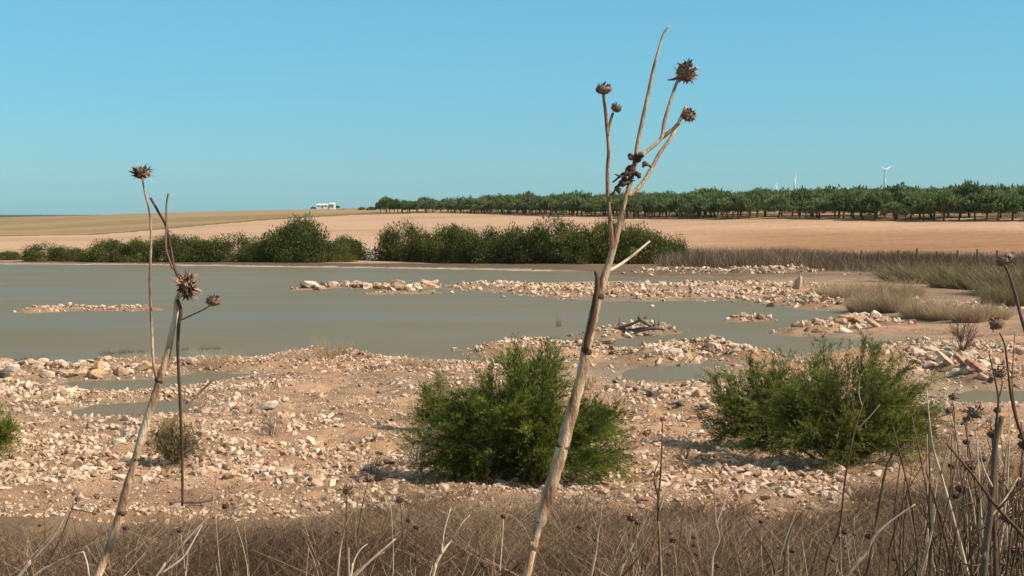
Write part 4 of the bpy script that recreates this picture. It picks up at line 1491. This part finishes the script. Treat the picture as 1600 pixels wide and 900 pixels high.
# --- the thick thistle in the middle
DZ = 2.2
b0 = at(822, 905, DZ)
T1 = tag(empty('dry_thistle', (0, 0, 0)), 'tall thick dry thistle stalk with forked top and five brown seed heads', 'thistle')
main = [(822, 905), (832, 860), (839, 828), (845, 812), (858, 768), (872, 724), (885, 676), (897, 630), (908, 588), (916, 545), (926, 500), (938, 452), (952, 410), (962, 375), (974, 322), (988, 272), (998, 215), (1009, 165), (1020, 112), (1029, 78), (1036, 55), (1046, 40)]
wd = [13, 14, 13, 19, 20, 20, 20, 18, 16, 15, 15, 15, 11, 9, 8, 7, 6.5, 6, 5, 4.2, 3.4, 3]
stem(T1, main, 0, 0, DZ, M['stalk'], 'stem', True, widths=wd, jit=.22, seg=12)
stem(T1, [(956, 392), (955, 362), (951, 318), (949, 275), (951, 235), (948, 195), (945, 165), (942, 143)], 7.5, 4.5, DZ, M['stalk'], 'branch', dd=-.03)
stem(T1, [(950, 212), (952, 196), (958, 176)], 5, 4, DZ - .02, M['thin_stalk'], 'branch')
stem(T1, [(914, 548), (924, 505), (930, 470), (933, 444), (932, 424)], 11, 7, DZ - .012, M['dark_stalk'], 'broken_branch', jit=.35)
stem(T1, [(950, 424), (968, 414), (985, 402), (1002, 388), (1015, 377)], 5.5, 3, DZ, M['thin_stalk'], 'branch', dd=.05)
stem(T1, [(980, 306), (995, 296), (1010, 277), (1030, 241), (1047, 217), (1060, 193), (1072, 166)], 7, 5, DZ, M['stalk'], 'branch', dd=.04)
stem(T1, [(986, 266), (1000, 246), (1013, 234), (1033, 216), (1038, 190), (1047, 160), (1057, 130), (1066, 116)], 7, 4.5, DZ, M['stalk'], 'branch', dd=.02)
stem(T1, [(1033, 216), (1050, 203), (1061, 192)], 6, 6, DZ + .025, M['thin_stalk'], 'branch')
for nx, ny, nw in ((879, 697, 21), (844, 816, 17), (936, 462, 16), (916, 548, 17)):
    A = Acc()
    A.add(*tube([at(nx - 1.6, ny + 4.5, DZ), at(nx, ny, DZ), at(nx + 1.6, ny - 4.5, DZ)], [nw * .44 * DZ / F, nw * .525 * DZ / F, nw * .44 * DZ / F], 12, .25, 2))
    A.build('stem_node', M['dark_stalk'], T1, True)
head_at(T1, 943, 139, 27, DZ - .03, (942, 160), hr, squash=.75, spines=60, long_=.6, open_=.6)
head_at(T1, 963, 168, 19, DZ - .02, (955, 182), hr, squash=.9, spines=50, long_=.6, open_=.5)
head_at(T1, 1072, 113, 34, DZ + .02, (1052, 138), hr, squash=1.0, spines=80, long_=.95, open_=.5)
head_at(T1, 1076, 180, 24, DZ + .04, (1066, 196), hr, squash=.95, spines=70, long_=.75, open_=.4)
A = Acc()
A.add(*tube([at(1062, 120, DZ), at(1052, 124, DZ), at(1043, 125, DZ)], [.003, .002, .0008], 6))
A.build('spine', M['dark_stalk'], T1)
# withered leaf curled round the fork
A = Acc()
chain = [(955, 306), (962, 298), (970, 288), (980, 279), (985, 268), (990, 258), (992, 248), (1000, 243), (1010, 238)]
for rep in range(6):
    pts = []
    i0 = hr.integers(0, 4)
    for (x, y) in chain[i0:i0 + 6]:
        pts.append(at(x + hr.normal() * 4.5, y + hr.normal() * 4, DZ + hr.normal() * .008))
    A.add(*tube(pts, [.0012 + .0030 * hr.random() for _ in pts[:-1]] + [.0006], 6, .7, 4))
for (x, y) in [(986, 250), (984, 247), (1001, 252), (1003, 262), (972, 285), (962, 294), (978, 276), (996, 240), (990, 268)]:
    a = at(x + hr.normal() * 4, y, DZ - .012)
    ribs = [a, a + Vector(hr.normal(size=3) * .006), a + Vector(hr.normal(size=3) * .009)]
    A.add(*tube(ribs, [.0015, .0040 * (.5 + hr.random()), .0005], 6, .8, 4))
A.build('withered_leaf', M['withered'], T1, True)

# --- the left thistle
DL = 2.45
T2 = tag(empty('dry_thistle', (0, 0, 0)), 'leaning pale dry thistle at left with thin stems and spiky heads', 'thistle')
stem(T2, [(148, 908), (168, 862), (186, 808), (198, 762), (209, 728), (222, 680), (236, 636), (250, 592), (261, 556), (268, 522), (274, 492), (276, 470), (281, 455)], 0, 0, DL, M['stalk'], 'stem', True,
     widths=[15, 14, 13, 13, 11.5, 13, 12, 12, 11, 9, 8, 7, 6], jit=.22, seg=12)
stem(T2, [(247, 596), (240, 570), (237, 510), (234, 440), (236, 385), (234, 335), (226, 300), (222, 276)], 5, 2.4, DL, M['stalk'], 'branch', dd=-.06)
stem(T2, [(285, 790), (285, 735), (284, 690), (281, 620), (278, 555), (279, 510), (283, 488), (277, 468)], 4, 6, DL, M['dark_stalk'], 'hanging_branch', dd=-.01)
stem(T2, [(235, 309), (247, 330), (259, 352), (266, 385), (273, 420), (284, 440)], 4, 5, DL, M['dark_stalk'], 'broken_branch', dd=-.01)
stem(T2, [(263, 302), (260, 322), (260, 352), (259, 385), (264, 405), (270, 420)], 2.8, 4, DL - .01, M['thin_stalk'], 'branch')
stem(T2, [(230, 694), (252, 672), (280, 648), (306, 620), (334, 592)], 6.5, 3, DL, M['thin_stalk'], 'branch', dd=.08)
stem(T2, [(283, 500), (300, 492), (318, 484), (331, 475)], 2.2, 1.8, DL - .005, M['dark_stalk'], 'branch', dd=-.02)
for nx, ny, nw in ((212, 718, 12), (249, 594, 13), (190, 800, 14)):
    A = Acc()
    A.add(*tube([at(nx - 1.4, ny + 4, DL), at(nx, ny, DL), at(nx + 1.4, ny - 4, DL)], [nw * .44 * DL / F, nw * .53 * DL / F, nw * .44 * DL / F], 12, .3, 2))
    A.build('stem_node', M['dark_stalk'], T2, True)
head_at(T2, 222, 271, 27, DL - .06, (224, 290), hr, squash=.75, spines=80, long_=1.35, open_=.5)
head_at(T2, 291, 447, 38, DL - .01, (272, 452), hr, squash=.7, spines=100, long_=1.25, open_=.3)
head_at(T2, 333, 470, 24, DL - .025, (332, 486), hr, squash=.8, spines=60, long_=.8, open_=.7)

# --- thistles and stalks at the right edge, and stems through the foreground
def dry_plant(label, depth, stems_, heads=(), group=None, name='dry_thistle', mat='thin_stalk'):
    o = tag(empty(name), label, 'thistle' if name == 'dry_thistle' else 'dry stalk', group)
    for i, s_ in enumerate(stems_):
        pts, w0, w1 = s_[:3]
        mm = s_[3] if len(s_) > 3 else mat
        stem(o, pts, w0, w1, depth, M[mm], 'stem' if i == 0 else 'branch', root=(i == 0), dd=random.uniform(-.05, .05), seg=8)
    for h_ in heads:
        px, py, d, tx, ty = h_[:5]
        head_at(o, px, py, d, depth, (tx, ty), hr, spines=46, long_=1.1, open_=.4, squash=.8, fluff=(len(h_) > 5))
    return o
dry_plant('dark stemmed thistle at right with a black head beside the muddy pool', 3.4,
          [([(1556, 905), (1553, 800), (1556, 720), (1556, 670), (1560, 625), (1554, 590), (1545, 552)], 9, 3, 'dark_stalk'), ([(1560, 625), (1566, 600), (1563, 585)], 4, 3)],
          [(1562, 582, 24, 1562, 600), (1547, 594, 12, 1553, 600)])
dry_plant('curved thistle stem at the right edge with a shaggy dark head high up', 3.6,
          [([(1640, 905), (1622, 760), (1600, 690), (1588, 655), (1580, 620), (1574, 570), (1570, 540), (1562, 520)], 8, 4, 'dark_stalk'), ([(1590, 660), (1582, 610), (1583, 560), (1586, 520)], 4, 2)],
          [(1558, 506, 26, 1566, 526)])
dry_plant('pale dry stem at the right edge under the white tufted head', 3.9,
          [([(1640, 905), (1630, 700), (1612, 560), (1594, 490), (1585, 455), (1575, 425), (1570, 415)], 7, 4, 'bark')],
          [(1566, 408, 22, 1572, 425), (1578, 406, 15, 1574, 424, 1)])
dry_plant('short dry thistle beside the right tamarisk with two small dark heads', 4.6,
          [([(1512, 905), (1505, 800), (1495, 720), (1492, 660), (1490, 630)], 5, 3), ([(1492, 670), (1486, 655), (1483, 648)], 3, 2)],
          [(1491, 620, 17, 1491, 640), (1483, 642, 13, 1486, 655)])
dry_plant('short dry thistle with a broad ragged dark head before the muddy pool', 4.4,
          [([(1538, 905), (1532, 790), (1528, 720), (1524, 665)], 5, 3)], [(1524, 645, 26, 1524, 668), (1510, 655, 13, 1519, 668)])
dry_plant('dark branch slanting across the brown tangle in the lower right corner', 3.2,
          [([(1660, 910), (1600, 838), (1560, 795), (1520, 742), (1478, 692)], 10, 5, 'dark_stalk'), ([(1560, 795), (1585, 770), (1620, 745)], 5, 3, 'dark_stalk')], name='dry_stalk')
dry_plant('thick pale stalk standing in the lower right tangle', 3.3,
          [([(1536, 908), (1540, 860), (1548, 800), (1552, 740), (1556, 690), (1566, 650)], 12, 8, 'bark'), ([(1550, 760), (1536, 730), (1530, 700)], 5, 3), ([(1546, 810), (1570, 780), (1590, 748)], 6, 3)], name='dry_stalk')
dry_plant('round black seed head on a stem low at the right edge', 3.4,
          [([(1572, 905), (1578, 850), (1582, 800), (1582, 785)], 6, 4)], [(1582, 771, 24, 1582, 790)])
dry_plant('white forked stem rising in front of the right tamarisk', 4.2,
          [([(1288, 908), (1294, 870), (1312, 822), (1318, 770), (1322, 740), (1330, 696), (1338, 664), (1347, 634), (1356, 605), (1366, 570)], 5, 2.2), ([(1347, 634), (1342, 615), (1343, 590)], 2.4, 1.8), ([(1340, 670), (1358, 652), (1375, 632)], 3.5, 2, 'thin_stalk')], name='dry_stalk')
dry_plant('pale bent stalk leaning right in front of the lower right brush', 3.8,
          [([(1315, 908), (1350, 868), (1366, 838), (1395, 812), (1430, 788)], 9, 4), ([(1367, 838), (1364, 820), (1364, 802)], 4, 2.5)], name='dry_stalk')
dry_plant('dark tangled stem with clinging dry leaves in the middle right foreground', 4.4,
          [([(1032, 908), (1030, 840), (1028, 790), (1032, 745), (1034, 700), (1035, 660)], 6, 3, 'dark_stalk'), ([(1030, 820), (1012, 850), (985, 890)], 4, 5), ([(1030, 800), (1040, 770), (1055, 752)], 4, 2), ([(1029, 780), (1022, 745), (1030, 720)], 4, 2, 'dark_stalk')],
          [(1035, 655, 9, 1035, 665)])
dry_plant('thin crooked pale stem right of the tangled stem in the foreground', 4.4,
          [([(1111, 908), (1114, 868), (1124, 842), (1118, 812), (1116, 765), (1114, 735)], 5.5, 3), ([(1119, 820), (1130, 790), (1136, 770)], 3, 2)], name='dry_stalk')
dry_plant('thin pale stem with a small dark knot left of the tangled stem', 4.2,
          [([(922, 908), (930, 868), (934, 835), (938, 812), (940, 790)], 6, 3.5), ([(934, 835), (930, 845), (926, 838)], 5, 6, 'dark_stalk')], name='dry_stalk')
dry_plant('dark spiky head on a thin stem in front of the pale mud', 5.2,
          [([(540, 908), (541, 840), (541, 800), (542, 775)], 3, 2.5, 'dark_stalk')], [(544, 766, 21, 542, 785)])
dry_plant('dark hanging spiky head at the back edge of the foreground grass', 6.2,
          [([(632, 908), (630, 850), (627, 800), (626, 788)], 3, 2.5, 'dark_stalk')], [(626, 780, 18, 627, 795)])
dry_plant('ragged grey head on a curved stem behind the dark spiky heads', 6.6,
          [([(556, 908), (560, 830), (568, 780), (575, 755)], 3, 2, 'dark_stalk')], [(577, 747, 17, 570, 765)])
dry_plant('branching weed with three small dark heads left of the left thistle', 5.0,
          [([(60, 908), (95, 840), (112, 795), (118, 785)], 3, 2.5, 'dark_stalk'), ([(118, 787), (122, 775), (118, 770)], 2.5, 2), ([(118, 787), (135, 782), (150, 777)], 2.5, 2), ([(112, 795), (138, 800), (146, 802)], 2.5, 2)],
          [(116, 770, 10, 120, 782), (121, 780, 10, 119, 792), (151, 776, 11, 140, 784), (147, 801, 9, 136, 802), (180, 781, 10, 165, 800)])
dry_plant('pale straight stalk leaning right in the bottom left corner', 3.6,
          [([(22, 910), (50, 876), (84, 838), (105, 800), (118, 784)], 7, 2.5)], name='dry_stalk')
dry_plant('pale bent stalk low beside the left thistle', 3.8,
          [([(38, 912), (70, 890), (102, 872), (130, 862)], 6, 3.5), ([(130, 862), (136, 880), (140, 905)], 4, 4)], name='dry_stalk')
dry_plant('crossed brown twigs right of the left thistle foot', 4.0,
          [([(238, 910), (260, 880), (290, 845), (318, 815), (330, 795), (338, 745)], 6, 2.5), ([(252, 896), (285, 872), (305, 840), (316, 820)], 5, 3)], name='dry_stalk')
dry_plant('pale stalk with fork standing alone left of centre in the grass', 4.0,
          [([(526, 910), (530, 870), (536, 835), (542, 815), (556, 790)], 5.5, 3)], name='dry_stalk')
dry_plant('fan of three pale twigs spreading from one foot in the grass', 3.9,
          [([(546, 912), (552, 880), (562, 860), (574, 850)], 4.5, 3), ([(546, 908), (545, 880), (545, 855)], 4, 3), ([(550, 905), (580, 875), (618, 842)], 6, 4), ([(545, 908), (560, 890), (600, 862)], 4, 2)], name='dry_stalk')
dry_plant('long pale curved stalk with a fork in the centre grass', 4.0,
          [([(674, 912), (682, 880), (696, 856), (704, 846), (720, 820), (734, 805)], 6.5, 3), ([(690, 866), (694, 830), (704, 795)], 5, 4), ([(706, 843), (722, 815), (732, 795)], 3, 2)], name='dry_stalk')
dry_plant('three slanting pale twigs left of the thick thistle foot', 4.2,
          [([(765, 912), (790, 885), (808, 866), (822, 850)], 4.5, 2.5), ([(772, 905), (800, 890), (818, 878)], 4, 3)], name='dry_stalk')
dry_plant('bundle of curved pale twigs left of the tangled dark stem', 4.2,
          [([(950, 912), (978, 880), (1002, 858), (1018, 830), (1030, 815)], 5, 3), ([(956, 905), (975, 868), (1000, 836)], 4, 2), ([(965, 908), (990, 880), (1008, 855)], 4, 3)], name='dry_stalk')
dry_plant('straight pale stalk standing right beside the tangled dark stem', 4.1,
          [([(1034, 912), (1032, 870), (1030, 835), (1029, 815)], 5.5, 4)], name='dry_stalk')
dry_plant('dark stem leaning left at the middle of the right brush', 4.2,
          [([(1216, 912), (1204, 872), (1184, 840), (1168, 815), (1160, 805)], 5, 2.5, 'dark_stalk')], name='dry_stalk')
dry_plant('pair of pale broken stalks below the right tamarisk', 4.0,
          [([(1224, 912), (1228, 860), (1240, 820), (1258, 795)], 5.5, 3), ([(1210, 905), (1222, 860), (1232, 830), (1250, 785)], 4, 3)], name='dry_stalk')
dry_plant('short curved pale stalk right of the broken pair', 4.0,
          [([(1265, 912), (1272, 880), (1280, 850), (1287, 832)], 6, 3.5)], name='dry_stalk')
dry_plant('pair of pale upright stalks at the left of the lower right tangle', 3.7,
          [([(1434, 912), (1446, 870), (1456, 830), (1462, 790), (1472, 775)], 7, 4), ([(1442, 908), (1448, 870), (1450, 826)], 5, 3)], name='dry_stalk')
dry_plant('reddish brown stem rising through the lower right tangle to the tamarisk edge', 3.8,
          [([(1515, 912), (1500, 850), (1484, 790), (1470, 740), (1458, 700), (1452, 655), (1448, 610)], 8, 3), ([(1470, 740), (1480, 700), (1486, 670)], 4, 2)], name='dry_stalk')
dry_plant('bent pale twig arching over the grass right of the right tamarisk foot', 4.6,
          [([(1372, 800), (1384, 735), (1398, 706), (1412, 692), (1424, 688)], 6, 3), ([(1408, 698), (1418, 700), (1426, 692)], 3, 2)], name='dry_stalk')

# nameless thin stalks between them
REG = [(-20, 420, 34, 'thin dry weed stalk in the foreground grass around the left thistle'),
       (420, 830, 36, 'thin dry weed stalk in the foreground grass left of the thick thistle'),
       (830, 1240, 44, 'thin dry weed stalk in the foreground grass right of the thick thistle'),
       (1240, 1450, 40, 'thin dry weed stalk in the brush below the right tamarisk'),
       (1440, 1650, 170, 'thin dry weed stalk in the dense tangle of the lower right corner')]
for x0, x1, n, lb in REG:
    corner = x0 >= 1430
    for k in range(n):
        D = random.uniform(3.4, 6.5) if corner else random.uniform(5.0, 11.0)
        px = random.uniform(x0, x1)
        top = random.uniform(640, 870) if corner else random.uniform(790, 885)
        x = (px - 800) / F * D
        g0 = Vector((x, D, float(H(x, D)[0]) - .02))
        tip = at(px + random.uniform(-40, 50) * (2.2 if corner else 1), top, D + random.uniform(-.2, .2))
        if tip.z < g0.z + .1:
            continue
        m1 = g0.lerp(tip, .4) + Vector((random.uniform(-.04, .04), random.uniform(-.04, .04), 0))
        m2 = g0.lerp(tip, .75) + Vector((random.uniform(-.04, .04), random.uniform(-.04, .04), 0)) * (2 if corner else 1)
        r0 = random.uniform(.0014, .0030) * (1.5 if corner else 1)
        o = tag(empty('weed_stalk'), lb, 'dry stalk', 'weed stalks: ' + lb.split(' in the ')[1])
        mm = M[random.choice(['thin_stalk', 'dark_stalk', 'dark_stalk'] if corner else ['thin_stalk', 'thin_stalk', 'dark_stalk'])]
        A = Acc()
        A.add(*tube([g0, m1, m2, tip], [r0 * 1.3, r0, r0 * .8, r0 * .45], 6, .15, 3))
        A.build('stem', mm, o, True)
        for q in range(random.randint(1, 4)):
            b0_ = m1.lerp(tip, random.uniform(.1, .8))
            e = b0_ + Vector((random.uniform(-.13, .13), random.uniform(-.08, .08), random.uniform(.0 if corner else .05, .16)))
            A = Acc()
            A.add(*tube([b0_, b0_.lerp(e, .5) + Vector((random.uniform(-.01, .01), 0, -.008)), e], [r0 * .6, r0 * .5, r0 * .3], 5))
            A.build('twig', mm, o, True)
        if random.random() < .3:
            head(o, tip, random.uniform(.013, .023), (tip - m2), hr, mat_core='withered', spines=26, long_=1.0)

# ------------------------------------------------------------------ the thin summer haze over the plain
HZ = bpy.data.materials.new('haze_air')
HZ.use_nodes = True
HZ.node_tree.nodes.clear()
ho = HZ.node_tree.nodes.new('ShaderNodeOutputMaterial')
hv = HZ.node_tree.nodes.new('ShaderNodeVolumePrincipled')
hv.inputs['Color'].default_value = (.80, .88, .92, 1)
hv.inputs['Density'].default_value = 3.0e-5
HZ.node_tree.links.new(hv.outputs[0], ho.inputs['Volume'])
zlo = float(gz.min()) - 1.0
kind(mk('haze', *box(-9300, 9300, -60, 14100, min(zlo, -40), 480), HZ), 'stuff')
